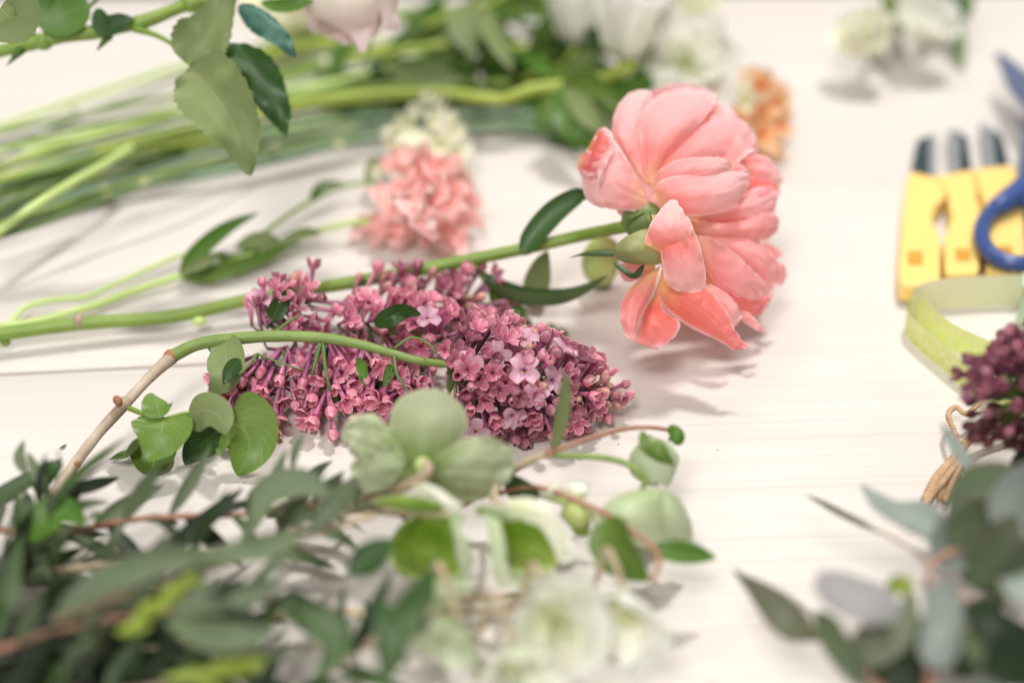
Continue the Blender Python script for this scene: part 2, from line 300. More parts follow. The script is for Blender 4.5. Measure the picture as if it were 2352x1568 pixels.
M['twine'] = solid_mat('jute_twine', (0.42, 0.25, 0.13), (0.66, 0.47, 0.30), 260, 0.8, bump=0.8)
M['sepal_olive'] = solid_mat('olive_sepal', (0.20, 0.22, 0.08), (0.32, 0.33, 0.14), 60, 0.5)
M['bud_green'] = solid_mat('green_bud', (0.36, 0.44, 0.12), (0.46, 0.52, 0.20), 60, 0.5)

# ------------------------------------------------------------------ shape tools
def blade(spine, width, up=V((0, 0, 1)), cup=0.15, prof='lance', nu=8, nv=18, ruf=0.0, fold=0.0, serr=0, seed=0, roll=0.0, twist=0.0, mb=None, rfreq=0.9):
    """leaf or petal along a spine of points; width is the half width in cm"""
    mb = mb or MB()
    def wf(t):
        if prof == 'lance': return (math.sin(math.pi * min(1, t * 0.97 + 0.02)) ** 0.8) * (1 - 0.35 * t) * 1.15
        if prof == 'ovate': return (math.sin(math.pi * t ** 0.72) ** 0.75) if 0 < t < 1 else 0.0
        if prof == 'heart': return ((math.sin(math.pi * t ** 0.55) ** 0.62) if 0 < t < 1 else 0.0) * (1 - 0.12 * t)
        if prof == 'round': return (max(0, 1 - (2 * t - 1) ** 2) ** 0.5)
        if prof == 'strap': return min(1, t * 6 + 0.2) * min(1, (1 - t) * 4) ** 0.6
        if prof == 'petal': return (0.22 + 0.78 * min(1, t / 0.62) ** 0.9) * (max(0, 1 - max(0, (t - 0.62) / 0.38) ** 2.6) ** 0.5)
        return 1
    def fn(x, t):
        c = crom(spine, t); tg = (crom(spine, min(1, t + 0.03)) - crom(spine, max(0, t - 0.03))).normalized()
        sd = tg.cross(up)
        if sd.length < 1e-3: sd = tg.cross(V((0.3, 1, 0.2)))
        sd.normalize(); nm = sd.cross(tg).normalized()
        a = roll + twist * t
        sd, nm = sd * math.cos(a) + nm * math.sin(a), nm * math.cos(a) - sd * math.sin(a)
        s = 2 * x - 1; w = wf(t) * width
        if serr: w *= 1 - 0.09 * abs(s) * ((t * serr) % 1.0)
        h = cup * width * (s * s) * (w / max(width, 1e-6)) + fold * abs(s) * w
        p = c + sd * (s * w) + nm * h
        if ruf:
            q = V((c.x * 0.3 + s * w * rfreq + seed * 3.1, t * 3.0 * rfreq + seed, seed * 1.7))
            p += nm * ruf * noise.noise(q * 1.6) * (abs(s) ** 1.5 + t ** 3) + tg * ruf * 0.5 * noise.noise(q * 2.3 + V((5, 5, 5))) * t ** 2
        return p
    return mb.grid(fn, nu, nv)

def patch(rows, T, nu=12, nv=18, ruf=0.12, seed=0, mb=None, dref=0.0, asym=0.0):
    """sheet through rows (xL,yL,xR,yR,depth,bulge[,depthR]); T maps (x,y,depth) into the place"""
    mb = mb or MB()
    A = []
    for r in rows:
        A.append((V((r[0], r[1], r[4])), V((r[2], r[3], r[6] if len(r) > 6 else r[4])), r[5]))
    Ls = [a[0] for a in A]; Rs = [a[1] for a in A]; Bs = [V((a[2], 0, 0)) for a in A]
    def fn(x, t):
        a, b = crom(Ls, t), crom(Rs, t); bu = crom(Bs, t).x; s = 2 * x - 1
        p = a.lerp(b, x); d = p.z - bu * (1 - s * s) + dref
        q = V((p.x / 60.0 + seed * 2.3, p.y / 60.0, seed * 1.1))
        e = 0.25 + 0.75 * max(abs(s) ** 3, t ** 4)
        d += ruf * e * noise.noise(q * 1.5) * 2 + ruf * 0.9 * (0.3 + 0.7 * t) * noise.noise(V((s * 2.6 + seed, t * 0.9, seed))) + ruf * 0.3 * noise.noise(V((s * 7 + seed, t * 1.5, seed)))
        k = ruf * (55 * t ** 2 + 26 * abs(s) ** 3 * (t > 0.12))
        q5 = q * 6.0
        return T(p.x + k * (noise.noise(q * 2.1 + V((9, 0, 0))) + 0.35 * noise.noise(q5)), p.y + k * (noise.noise(q * 2.3 + V((0, 9, 0))) + 0.35 * noise.noise(q5 + V((4, 4, 4)))), d)
    return mb.grid(fn, nu, nv)

def leafmesh(name, mat, L=3.0, w=0.5, prof='lance', curl=0.2, cup=0.2, fold=0.0, bend=0.0, seed=0, nu=6, nv=12, ruf=0.05):
    """leaf along +Y, face to +Z"""
    sp = [V((bend * (i / 4) ** 2 * L, L * i / 4, curl * L * (0.5 * math.sin(i / 4 * 2.2) - 0.6 * (i / 4) ** 2))) for i in range(5)]
    me = blade(sp, w, cup=cup, prof=prof, fold=fold, seed=seed, nu=nu, nv=nv, ruf=ruf).mesh(name); me.materials.append(mat)
    return me

def frame(yv, zv):
    y = V(yv).normalized(); x = y.cross(V(zv))
    if x.length < 1e-3: x = y.cross(V((1, 0.1, 0)))
    x.normalize(); z = x.cross(y)
    return Matrix((x, y, z)).transposed().to_quaternion()

def rv(a=1.0): return V((rnd.uniform(-a, a), rnd.uniform(-a, a), rnd.uniform(-a, a)))

# ================================================================== table and floor
tb = thing('table', 'whitewashed pale wooden plank tabletop', 'table', (0, 0, 0), kind='structure')
yb = P(1176, -6, 0).y               # far edge of the table
ang = math.radians(2.0)
def plank(f0, f1, sub):
    mb = MB(); X = 75; NX = 60
    def top(x, t):
        px = -X + 2 * X * x; a = f0(px); b = f1(px); py = a + (b - a) * t
        e = min(py - a, b - py)
        z = -0.10 * min(1, max(0, (2 - px) / 10)) * max(0, 1 - e / 0.14) ** 2 + 0.012 * noise.noise(V((px * 0.1, py * 0.5, 3)))
        return V((px, py, z))
    ts = [0, 0.0006, 0.0015, 0.0035, 0.2, 0.5, 0.8, 0.9965, 0.9985, 0.9994, 1]
    mb.grid(lambda x, t: top(x, ts[round(t * 10)]), NX, 10)
    nn = len(mb.v)
    for x in (0, 1):
        for t in (0, 1): mb.add(top(x, t) + V((0, 0, -2.4)))
    b, d = (NX + 1) * 10, (NX + 1) * 10 + NX
    mb.f += [(nn, nn + 2, NX, 0), (nn + 1, nn, 0, b), (nn + 3, nn + 1, b, d), (nn + 2, nn + 3, d, NX), (nn, nn + 1, nn + 3, nn + 2)]
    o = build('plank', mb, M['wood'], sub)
    for p in o.data.polygons: p.use_smooth = len(p.vertices) == 4 and p.index < NX * 10
    return o
# visible seam: from (0,855) rising to the right, closing under the lilac
sa = P(0, 857, 0); sb = P(480, 833, 0); sl = (sb.y - sa.y) / (sb.x - sa.x)
sy = lambda x: sa.y + sl * (x - sa.x)
gap = lambda x: 0.085 * min(1, max(0, (-2 - x) / 12)) + 0.002
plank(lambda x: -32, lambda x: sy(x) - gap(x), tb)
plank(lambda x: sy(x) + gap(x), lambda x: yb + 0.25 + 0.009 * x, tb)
fl = MB(); fl.grid(lambda x, t: V((-400 + 800 * x, -200 + 900 * t, -75)), 4, 4)
build('floor', fl, M['floor'], kind='structure')

# ================================================================== PEONY
ZP = lambda x, y, d: Q(1270 + 0.42 * x, 169.3 + 0.42 * y, d)
DP = 54.6
pe = thing('peony', 'large coral pink peony in full bloom lying on its long green stem', 'flower', P(1500, 760, 0))
petals = [
 # far/inner fill petals first (dref) ---------------- name rows material nu nv ruf
 ('peony_deep', [(560, 640, 560, 760, 0.4, 0.1), (760, 480, 860, 900, 1.6, 0.3), (960, 420, 1060, 960, 2.6, 0.6), (1120, 480, 1150, 900, 3.0, 0.3)]),
 ('peony_deep', [(600, 860, 560, 1000, 0.2, 0.1), (860, 900, 700, 1200, 0.9, 0.4), (1090, 1010, 900, 1330, 1.3, 0.6), (1205, 1190, 1110, 1300, 1.4, 0.3)]),
 ('peony', [(470, 560, 540, 600, 1.0, 0.1), (360, 330, 700, 330, 2.6, -0.6), (480, 130, 900, 170, 3.4, -0.4), (560, 80, 860, 90, 3.4, 0), (700, 45, 720, 40, 3.3, 0)]),
 ('peony', [(760, 420, 800, 560, 1.6, 0.2), (880, 260, 1030, 480, 2.6, 0.6), (960, 232, 1105, 400, 3.1, 0.7), (1050, 258, 1112, 340, 3.3, 0.2)]),
 ('peony', [(860, 180, 800, 330, 2.4, 0.2), (905, 165, 900, 330, 2.8, 0.3), (938, 205, 925, 260, 3.0, 0.1)]),
 ('peony', [(960, 500, 960, 590, 1.6, 0.2), (1060, 455, 1070, 605, 2.0, 0.6), (1160, 450, 1160, 632, 2.1, 0.7), (1235, 520, 1225, 635, 2.2, 0.3), (1272, 565, 1250, 600, 2.2, 0.0)]),
 ('peony', [(400, 470, 640, 500, 0.9, 0.1), (450, 600, 640, 610, 0.5, 0.2), (490, 700, 620, 700, 0.2, 0.2), (520, 790, 580, 790, 0.1, 0.0)][::-1]),
 ('peony', [(560, 1010, 560, 1080, -0.2, 0.1), (470, 1010, 460, 1130, -0.1, 0.3), (380, 1030, 400, 1140, 0.0, 0.2), (360, 1080, 375, 1110, 0.0, 0)]),
 ('peony', [(560, 560, 640, 560, 1.2, 0.1), (640, 380, 820, 400, 1.8, 0.3), (720, 230, 960, 290, 2.5, 0.5), (800, 160, 1010, 230, 3.0, 0.4), (860, 128, 960, 180, 3.2, 0.1)]),
 ('peony', [(900, 400, 900, 520, 1.9, 0.2), (1000, 330, 1060, 470, 2.2, 0.5), (1080, 330, 1120, 440, 2.5, 0.4), (1110, 350, 1118, 400, 2.6, 0.0)]),
 ('peony_deep', [(900, 560, 900, 640, 1.2, 0.1), (1060, 560, 1080, 660, 1.6, 0.4), (1180, 580, 1200, 680, 1.9, 0.3), (1240, 620, 1240, 660, 2.0, 0)]),
 # top left tall petal
 ('peony', [(500, 600, 535, 610, 0.2, 0.05), (410, 470, 520, 520, 0.5, 0.4), (340, 360, 500, 400, 0.8, 0.8), (322, 290, 500, 280, 1.2, 0.9), (350, 180, 530, 190, 1.7, 0.7), (420, 105, 545, 130, 2.1, 0.3), (480, 82, 530, 92, 2.3, 0)]),
 # big top petal
 ('peony', [(520, 590, 545, 600, -0.1, 0.05), (500, 500, 610, 470, 0.1, 0.5), (480, 380, 700, 360, 0.5, 1.0), (480, 260, 800, 270, 1.1, 1.2), (540, 150, 870, 190, 1.9, 0.9), (640, 95, 888, 140, 2.5, 0.4), (740, 75, 860, 100, 2.8, 0.0)]),
 # upper right
 ('peony', [(530, 610, 545, 620, 0.0, 0.05), (600, 470, 640, 560, 0.4, 0.3), (700, 370, 800, 500, 0.9, 0.7), (830, 280, 960, 480, 1.5, 0.9), (950, 240, 1040, 470, 2.1, 0.8), (1050, 270, 1085, 430, 2.5, 0.4), (1100, 330, 1108, 370, 2.6, 0)]),
 # left petal
 ('peony', [(470, 590, 545, 770, -0.6, 0.05), (440, 540, 440, 752, -0.7, 0.5), (390, 450, 330, 742, -0.6, 0.9), (340, 370, 230, 722, -0.3, 1.1), (315, 310, 175, 670, 0.1, 0.8), (285, 295, 150, 560, 0.5, 0.3), (255, 298, 132, 520, 0.7, 0.1)]),
 # curled lip of left petal
 ('peony_deep', [(250, 300, 128, 520, 0.9, 0.1), (285, 315, 170, 545, -0.2, 0.5), (322, 360, 240, 556, -0.95, 0.25)]),
 ('peony', [(150, 440, 128, 510, 0.8, 0.05), (220, 420, 180, 560, -0.2, 0.3), (330, 400, 242, 560, -1.25, 0.1), (325, 455, 245, 640, -1.1, 0.1)]),
 # small tip below left petal
 ('peony', [(340, 700, 410, 700, 0.4, 0.1), (350, 750, 405, 760, 0.4, 0.1), (375, 790, 392, 795, 0.4, 0)]),
 # middle right lower tongues
 ('peony', [(745, 770, 745, 800, 0.3, 0.05), (900, 730, 900, 800, 0.5, 0.4), (1020, 670, 1040, 805, 0.8, 0.6), (1110, 622, 1150, 780, 1.1, 0.6), (1200, 625, 1210, 720, 1.3, 0.3), (1232, 640, 1228, 690, 1.4, 0.0)]),
 ('peony', [(740, 790, 760, 860, 0.1, 0.05), (880, 810, 880, 890, 0.3, 0.3), (1030, 805, 1000, 895, 0.6, 0.5), (1140, 765, 1110, 910, 0.9, 0.5), (1205, 760, 1180, 905, 1.2, 0.3), (1240, 800, 1228, 860, 1.4, 0)]),
 ('peony', [(800, 880, 790, 930, 0.3, 0.05), (940, 895, 930, 970, 0.5, 0.4), (1070, 905, 1040, 1050, 0.7, 0.7), (1170, 950, 1130, 1120, 0.9, 0.7), (1228, 1030, 1180, 1170, 1.1, 0.3), (1225, 1110, 1212, 1180, 1.2, 0)]),
 ('peony', [(1190, 1030, 1190, 1120, 1.5, 0.1), (1250, 1035, 1230, 1160, 1.6, 0.2), (1287, 1090, 1260, 1150, 1.7, 0)]),
 ('peony', [(780, 880, 800, 960, -0.3, 0.05), (880, 905, 830, 1060, -0.3, 0.5), (1000, 985, 900, 1160, -0.1, 0.8), (1090, 1070, 1000, 1220, 0.1, 0.8), (1165, 1150, 1060, 1255, 0.4, 0.4), (1160, 1225, 1110, 1268, 0.5, 0)]),
 # upper tongue with folded rim
 ('peony', [(530, 620, 570, 640, -0.4, 0.05), (580, 530, 650, 620, -0.8, 0.4), (690, 470, 780, 590, -0.8, 0.8), (820, 455, 900, 565, -0.5, 0.8), (930, 460, 960, 545, -0.1, 0.4), (980, 490, 978, 515, 0.1, 0)]),
 # central tongue
 ('peony', [(545, 640, 600, 760, -0.9, 0.1), (600, 580, 700, 775, -1.3, 0.7), (740, 548, 830, 775, -1.2, 1.2), (880, 552, 950, 745, -0.8, 1.2), (1000, 530, 1030, 680, -0.3, 0.8), (1065, 545, 1075, 620, 0.1, 0.2)]),
 # small creases at the right of the tongue
 ('peony', [(960, 470, 980, 560, 0.4, 0.1), (1030, 490, 1060, 570, 0.4, 0.3), (1075, 540, 1078, 580, 0.5, 0)]),
 # lower: back petal on the table
 ('peony_deep', [(830, 1090, 800, 1150, 0.0, 0.1), (960, 1160, 900, 1290, 0.1, 0.3), (1100, 1220, 1040, 1340, 0.4, 0.3), (1215, 1200, 1150, 1310, 0.6, 0.1)]),
 ('peony', [(1030, 1280, 1010, 1330, 0.2, 0.1), (1090, 1320, 1060, 1370, 0.2, 0.1), (1160, 1405, 1140, 1420, 0.1, 0)]),
 ('peony', [(830, 1140, 800, 1200, -0.4, 0.1), (920, 1180, 870, 1290, -0.5, 0.4), (1000, 1250, 960, 1360, -0.5, 0.5), (1035, 1330, 1005, 1388, -0.4, 0.1)]),
 # long lower petal
 ('peony_deep', [(600, 1060, 560, 1190, -0.8, 0.1), (720, 1120, 620, 1290, -1.2, 0.6), (840, 1160, 740, 1380, -1.4, 0.9), (930, 1270, 860, 1440, -1.6, 0.8), (985, 1370, 940, 1480, -1.8, 0.4), (1020, 1440, 990, 1512, -1.9, 0.15), (1085, 1488, 1050, 1505, -1.9, 0)]),
 # lower left petal, outer face and inner hollow
 ('peony_deep', [(590, 1150, 540, 1230, -0.7, 0.1), (600, 1280, 500, 1290, -0.9, -0.3), (690, 1350, 470, 1380, -1.3, -0.4), (680, 1420, 460, 1450, -1.7, -0.3), (590, 1500, 500, 1490, -2.0, 0)]),
 ('peony', [(585, 1050, 500, 1110, -1.1, 0.1), (570, 1130, 420, 1170, -1.4, 0.5), (535, 1220, 372, 1260, -1.7, 0.7), (490, 1310, 368, 1350, -1.9, 0.6), (462, 1400, 395, 1430, -2.1, 0.3), (470, 1462, 450, 1470, -2.25, 0.1), (585, 1505, 570, 1512, -2.2, 0)]),
 # front folded petal: lower body and upper fold
 ('peony', [(540, 770, 740, 780, -1.8, 0.5), (585, 960, 790, 900, -2.2, 0.9), (600, 1040, 825, 1020, -2.3, 0.9), (615, 1130, 838, 1110, -2.2, 0.7), (670, 1180, 830, 1170, -2.0, 0.3), (720, 1196, 800, 1196, -1.9, 0)]),
 ('peony', [(500, 950, 585, 975, -1.9, 0.1), (510, 890, 690, 930, -2.7, 0.5), (535, 820, 760, 850, -2.9, 0.6), (590, 740, 725, 770, -2.6, 0.4), (645, 685, 670, 690, -2.2, 0)]),
]
for i, (m, rows) in enumerate(petals):
    rows = [tuple(r[:5]) + (r[5] * 0.62,) + tuple(r[6:]) for r in rows]
    build('petal', patch(rows, ZP, 24, 30, 0.125, i + 1, dref=DP), M['peony_lit' if m == 'peony' and (sum(r[1] + r[3] for r in rows) / len(rows) / 2 < 740 or rows[0][4] <= -1.8) else m], pe)  # upper and front petals take the copy with painted highlights
# petals filling the far side of the bloom (seen only from other positions and through gaps)
c0 = ZP(640, 800, DP + 1.2); axis = (ZP(1150, 620, DP + 3.2) - c0).normalized()
for i in range(16):
    a = i * 2.399; k = V((0, math.cos(a), math.sin(a))); k = (k - axis * k.dot(axis)).normalized()
    if k.dot(-FWD) > 0.25: continue
    L = rnd.uniform(3.0, 4.6); op = rnd.uniform(0.35, 0.85)
    sp = [c0 + axis * 0.2, c0 + axis * L * 0.45 + k * L * op * 0.55, c0 + axis * L * 0.8 + k * L * op * 0.9, c0 + axis * L + k * L * op]
    build('petal', blade(sp, 1.9, up=-k, cup=0.35, prof='petal', nu=10, nv=14, ruf=0.3, seed=i + 40), M['peony'] if i % 2 else M['peony_deep'], pe)
# peony stem, calyx, leaves
stp = [P(-60, 790, 1.0), P(0, 768, 0.9), P(200, 742, 0.9), P(400, 726, 0.8), P(600, 682, 1.1), P(800, 650, 1.8), P(1000, 612, 2.4), P(1200, 572, 3.0), P(1340, 540, 3.6), ZP(420, 830, 54.4), ZP(540, 790, 54.0)]
build('stem', MB().tube(stp, lambda q: 0.285 - 0.05 * q + 0.05 * max(0, (q - 0.9) * 10), 14, 90, 0.05), M['stem'], pe)
def bump_node(u, v, z, r, mat, par, ax=(0, 0, 1), st=1.0, nm='node'):
    return build(nm, MB().ball(P(u, v, z), r, ax, st, 10, 6), mat, par)
bump_node(182, 738, 1.0, 0.35, M['bark'], pe, (1, 0.1, 0), 0.7)
bump_node(458, 738, 0.6, 0.22, M['stem_pale'], pe, (1, 0.2, 0), 1.4)
bump_node(12, 784, 0.5, 0.22, M['stem'], pe)
build('receptacle', MB().ball(ZP(490, 800, 54.5), 0.75, (1, 0.1, 0.2), 1.1, 14, 9), M['stem_dark'], pe)
def sepal(rows, mat, seed=0): return build('sepal', patch(rows, ZP, 12, 14, 0.06, seed, dref=DP), mat, pe)
sepal([(585, 960, 560, 850, -1.2, 0.1), (590, 1040, 500, 850, -1.7, 0.4), (470, 1042, 400, 890, -1.9, 0.6), (380, 1030, 340, 940, -1.7, 0.4), (330, 1000, 328, 970, -1.5, 0.0)], M['sepal_olive'], 3)
sepal([(540, 760, 400, 850, -0.5, 0.1), (500, 755, 405, 800, -0.8, 0.2), (420, 755, 400, 775, -0.6, 0)], M['leaf_mid'], 4)
sepal([(350, 960, 340, 1000, -0.6, 0.05), (260, 962, 250, 1000, -0.4, 0.15), (160, 978, 150, 998, -0.2, 0.1), (95, 1005, 92, 1008, 0.0, 0)], M['leaf_dark'], 5)
build('sepal', blade([ZP(330, 1030, 53.5), ZP(400, 1085, 53.2), ZP(450, 1110, 53.0), ZP(500, 1040, 53.2)], 0.16, prof='strap'), M['leaf_dark'], pe)
def leaf_on(par, spine, w, mat, up=(0, -0.5, 1), name='leaf', **k):
    return build(name, blade(spine, w, up=V(up), **k), M[mat], par)
leaf_on(pe, [P(1202, 588, 3.0), P(1225, 545, 3.6), P(1275, 487, 4.4), P(1330, 450, 5.0), P(1362, 452, 5.2)], 0.50, 'leaf_dark', up=(-0.4, -0.9, 0.5), cup=0.3, prof='ovate', nv=24)
leaf_on(pe, [P(1098, 624, 1.9), P(1130, 668, 1.5), P(1200, 700, 1.2), P(1285, 700, 1.2), P(1350, 672, 1.8), P(1395, 634, 2.6)], 0.62, 'leaf_dark', up=(0, 0.5, 1), cup=0.2, fold=0.9, nv=28, prof='lance')
leaf_on(pe, [P(1120, 655, 1.6), P(1150, 700, 0.8), P(1195, 738, 0.3), P(1222, 740, 0.15)], 0.55, 'leaf_mid', up=(0, -0.3, 1), cup=0.2, fold=0.3, prof='lance')
build('leaf_stalk', MB().tube([P(1090, 612, 2.5), P(1102, 628, 1.9), P(1125, 662, 1.5)], [0.13, 0.09], 8), M['stem'], pe)
# upright grey green leaf blade behind the peony stem
lf = leaf_on(None, [P(1228, 690, 0.1), P(1232, 650, 0.9), P(1243, 610, 1.9), P(1258, 575, 2.6)], 0.55, 'leaf_pale', name='fallen_leaf', up=(0, -1, 0.4), fold=0.2, prof='ovate')
lf['label'] = 'grey green fallen leaf standing on edge behind the peony stem'; lf['category'] = 'leaf'
# green bud behind the peony stem
gb = thing('flower_bud', 'round pale green bud behind the peony stem, below its bloom', 'bud', P(1385, 640, 0))
build('bud', MB().ball(P(1382, 600, 1.4), 0.85, (0.1, 0.1, 1), 1.35, 16, 10, 5), M['bud_green'], gb)
build('calyx', MB().ball(P(1384, 640, 0.4), 0.45, (0, 0, 1), 0.9, 12, 6), M['leaf_mid'], gb)

# ================================================================== LILAC florets
def floret_mesh(name, stage, mat, seed, tube_l=0.95):
    r = random.Random(seed); mb = MB()
    bx, by = r.uniform(-0.12, 0.12), r.uniform(-0.12, 0.12)
    top = V((bx, by, tube_l))
    mb.tube([V((0, 0, 0)), V((bx * 0.2, by * 0.2, tube_l * 0.5)), top], lambda q: 0.062 + 0.05 * q ** 2, 7, 5, y0=0.0, y1=0.5, cap=False)
    if stage == 'bud':
        mb.ball(top + V((0, 0, 0.14)), 0.185, (bx, by, 1), 1.25, 12, 7, 4, 0.5, 1.0)
        return finish(mb, name, mat)
    hop = (seed % 5) / 4
    lean = {'half': 1.15, 'open': 0.22, 'wide': 0.6}[stage]
    L = {'half': 0.40, 'open': 0.56, 'wide': 0.50}[stage]; w = {'half': 0.165, 'open': 0.235, 'wide': 0.22}[stage]
    b = len(mb.v)
    for k in range(4):
        a = k * math.pi / 2 + r.uniform(-0.12, 0.12); le = lean + r.uniform(-0.15, 0.15)
        d = V((math.cos(a), math.sin(a), 0)); up = V((0, 0, 1))
        if stage == 'half':
            e = 0.04 + 0.34 * hop + r.uniform(-0.04, 0.06)
            sp = [top + d * 0.07, top + d * (0.18 + 0.06 * hop) + up * 0.12, top + d * (0.17 + 0.15 * hop) + up * (0.33 - 0.05 * hop), top + d * e + up * (0.47 - 0.12 * hop + r.uniform(-.03, .04))]
        else:
            dd = d * math.cos(le) + up * math.sin(le)
            sp = [top + d * 0.06, top + dd * L * 0.45 + up * 0.03, top + dd * L * 0.8 + up * 0.02, top + dd * L * 0.97 + up * (0.06 if stage == 'wide' else -0.04)]
        s0 = len(mb.v)
        blade(sp, w, up=(up if stage != 'half' else -d), cup=0.55 if stage != 'half' else 0.5, prof='round' if stage == 'open' else 'petal' if stage == 'wide' else 'round', nu=5, nv=6, mb=mb, ruf=0.02, seed=seed)
        for j in range(s0, len(mb.v)): mb.uv[j] = (mb.uv[j][0], 0.5 + 0.5 * mb.uv[j][1])
    return finish(mb, name, mat)
def finish(mb, name, mat):
    me = mb.mesh(name); me.materials.append(mat); return me
FL = {
 'open': [floret_mesh('floret', 'open', M['lilac_open'], 100 + i) for i in range(3)],
 'wide': [floret_mesh('floret', 'wide', M['lilac_pink'], 110 + i) for i in range(4)],
 'half': [floret_mesh('floret', 'half', M['lilac_pink'], 120 + i) for i in range(5)],
 'bud': [floret_mesh('floret', 'bud', M['lilac_bud'], 130 + i, 0.7) for i in range(4)],
}
FLN = [floret_mesh('floret', 'bud', M['lilac_dark'], 140 + i, 0.8) for i in range(1)] + [floret_mesh('floret', 'half', M['lilac_dark'], 150 + i, 0.8) for i in range(4)]
FLB = [floret_mesh('floret', 'bud', M['lilac_shade'], 160 + i, 0.6) for i in range(3)]
anth = MB(); anth.ball(V((0, 0, 0.97)), 0.05, (0, 0, 1), 0.8, 8, 5); anth = finish(anth, 'anther', M['anther'])

li = thing('lilac_branch', 'pink lilac branch with grey bark and green leaves in the middle of the table', 'flower', P(120, 1150, 0))
# woody stem, green twig
build('woody_stem', MB().tube([P(105, 1160, 0.5), P(170, 1068, 0.9), P(230, 990, 1.4), P(285, 930, 1.9), P(345, 865, 2.3), P(392, 822, 2.5)], lambda q: 0.20 + 0.05 * max(0, q - 0.85) * 6, 12, 44, 0.12), M['bark'], li)
build('bark_node', MB().ball(P(392, 820, 2.5), 0.30, (1, 0.7, 0), 0.9, 12, 8), M['bark_red'], li)
build('bark_node', MB().ball(P(285, 926, 2.0), 0.26, (0.7, 1, 0), 1.0, 12, 8), M['bark'], li)
build('bud_scar', MB().ball(P(270, 920, 2.25), 0.16, (-0.4, 0.5, 0.5), 1.3, 8, 6), M['bark_red'], li)
build('bud_scar', MB().ball(P(178, 1064, 1.15), 0.12, (1, 0, 0.5), 1.0, 8, 6), M['bark_red'], li)
TW = [P(388, 822, 2.5), P(450, 792, 2.7), P(520, 780, 2.8), P(620, 772, 2.9), P(720, 774, 2.9), P(800, 785, 2.8), P(880, 805, 2.6), P(960, 828, 2.3), P(1040, 838, 1.9), P(1130, 850, 1.6), P(1280, 880, 1.4), P(1400, 905, 1.0)]
build('twig', MB().tube(TW, lambda q: 0.24 - 0.18 * q ** 1.6, 12, 80, 0.07), M['stem_lilac'], li)
NF = [0]; xtra = MB()
ped = MB()
def floret(at, direction, stage, scale=None, roll=None):
    me = rnd.choice(FL[stage]); q = V(direction).to_track_quat('Z', 'Y')
    from mathutils import Quaternion
    q = q @ Quaternion((0, 0, 1), roll if roll is not None else rnd.uniform(0, 6.28))
    s = (scale or rnd.uniform(0.85, 1.1))
    if NF[0] < 298:
        o = inst('floret', me, li, at, q, s); NF[0] += 1
        return o
    mt = Matrix.Translation(V(at)) @ q.to_matrix().to_4x4() @ Matrix.Scale(s, 4); b = len(xtra.v)
    uvl = me.uv_layers[0].data; uvs = {}
    for lp in me.loops: uvs[lp.vertex_index] = tuple(uvl[lp.index].uv)
    for vv in me.vertices: xtra.add(mt @ (vv.co / S), uvs.get(vv.index, (0, 0)))
    for p in me.polygons: xtra.f.append(tuple(b + i for i in p.vertices))
    return True
def clear_of(p, pts, dmin): return all((p - q).length > dmin for q in pts)
def panicle(axis, rad, n, mix, dmin=0.42, bias=V((0, 0, 0.2)), lean=0.35, keep=None, par=li, meshes=None, zmin=0.25, tl=0.95):
    """florets facing outwards around an axis; rad(q) is the outer radius in cm"""
    placed = []; tries = 0; cnt = 0
    while cnt < n and tries < n * 40:
        tries += 1
        q = rnd.random(); c = crom(axis, q); tg = (crom(axis, min(1, q + .02)) - crom(axis, max(0, q - .02))).normalized()
        d = rv(); d = d - tg * d.dot(tg)
        if d.length < 0.1: continue
        d.normalize(); d = (d + bias).normalized()
        if d.dot(FWD) > 0.55 and rnd.random() < 0.8: continue
        r = rad(q) * (1 - 0.35 * rnd.random() ** 2)
        if q > 0.93: d = (d + tg * rnd.uniform(0.3, 1.3)).normalized()
        head = c + d * r + tg * lean * r * 0.7
        if head.z < zmin: head.z = zmin + rnd.random() * 0.3
        if keep and not keep(head): continue
        if not clear_of(head, placed, dmin): continue
        placed.append(head); cnt += 1
        dr = (head - c + tg * lean * 0.8 + rv(0.35)).normalized()
        st = rnd.choices([m[0] for m in mix(q)], [m[1] for m in mix(q)])[0]
        if meshes is None:
            s = rnd.uniform(0.9, 1.16) * (1 - 0.45 * max(0, q - 0.6)) if par is li and rad(0) > 2 else rnd.uniform(0.92, 1.18)
            base = head - dr * tl * s * 0.95
            o = floret(base, dr, st, s)
            if o is None: break
        else:
            s = rnd.uniform(0.8, 1.15); base = head - dr * 0.65 * s
            inst('floret', rnd.choice(meshes(head, d)), par, base, dr.to_track_quat('Z', 'Y'), s)
        (ped if meshes is None else ped2).tube([c, c.lerp(base, 0.6) + rv(0.05), base], [0.07, 0.05], 4, 4, cap=False)
    return placed

# hero florets: the open ones on the right panicle (u, v, z, facing)
tocam = -FWD
hero = [(1200, 855, 3.0, V((0.0, 0.1, 0.35)), 'open', 1.12), (1085, 840, 3.0, V((-0.25, 0.0, 0.4)), 'open', 1.05), (1140, 812, 3.3, V((0.25, 0.1, 0.8)), 'open', 1.0),
        (1205, 785, 3.2, V((0.25, 0.6, 0.9)), 'open', 1.0), (1155, 775, 3.2, V((-0.2, 0.5, 0.8)), 'open', 0.95), (985, 735, 3.3, V((0.3, 0.3, 0.7)), 'open', 0.95), (1095, 985, 1.4, V((0.0, -0.4, 0.1)), 'open', 0.95),
        (600, 690, 2.8, V((-0.3, 0.4, 0.6)), 'open', 1.0), (1235, 905, 2.2, V((0.1, -0.2, -0.1)), 'open', 0.95)]
for (u, v, z, df, st, s) in hero:
    d = (tocam * 1.0 + df).normalized(); hp = P(u, v, z)
    o = floret(hp - d * 0.95 * s, d, st, s)
    a = inst('anther', anth, li, hp - d * 0.95 * s, o.rotation_quaternion, s); a.parent = li
    ped.tube([hp - d * 0.95 * s - V((0.3, 0, 0.3)), hp - d * 0.95 * s], [0.06, 0.05], 4, 3)
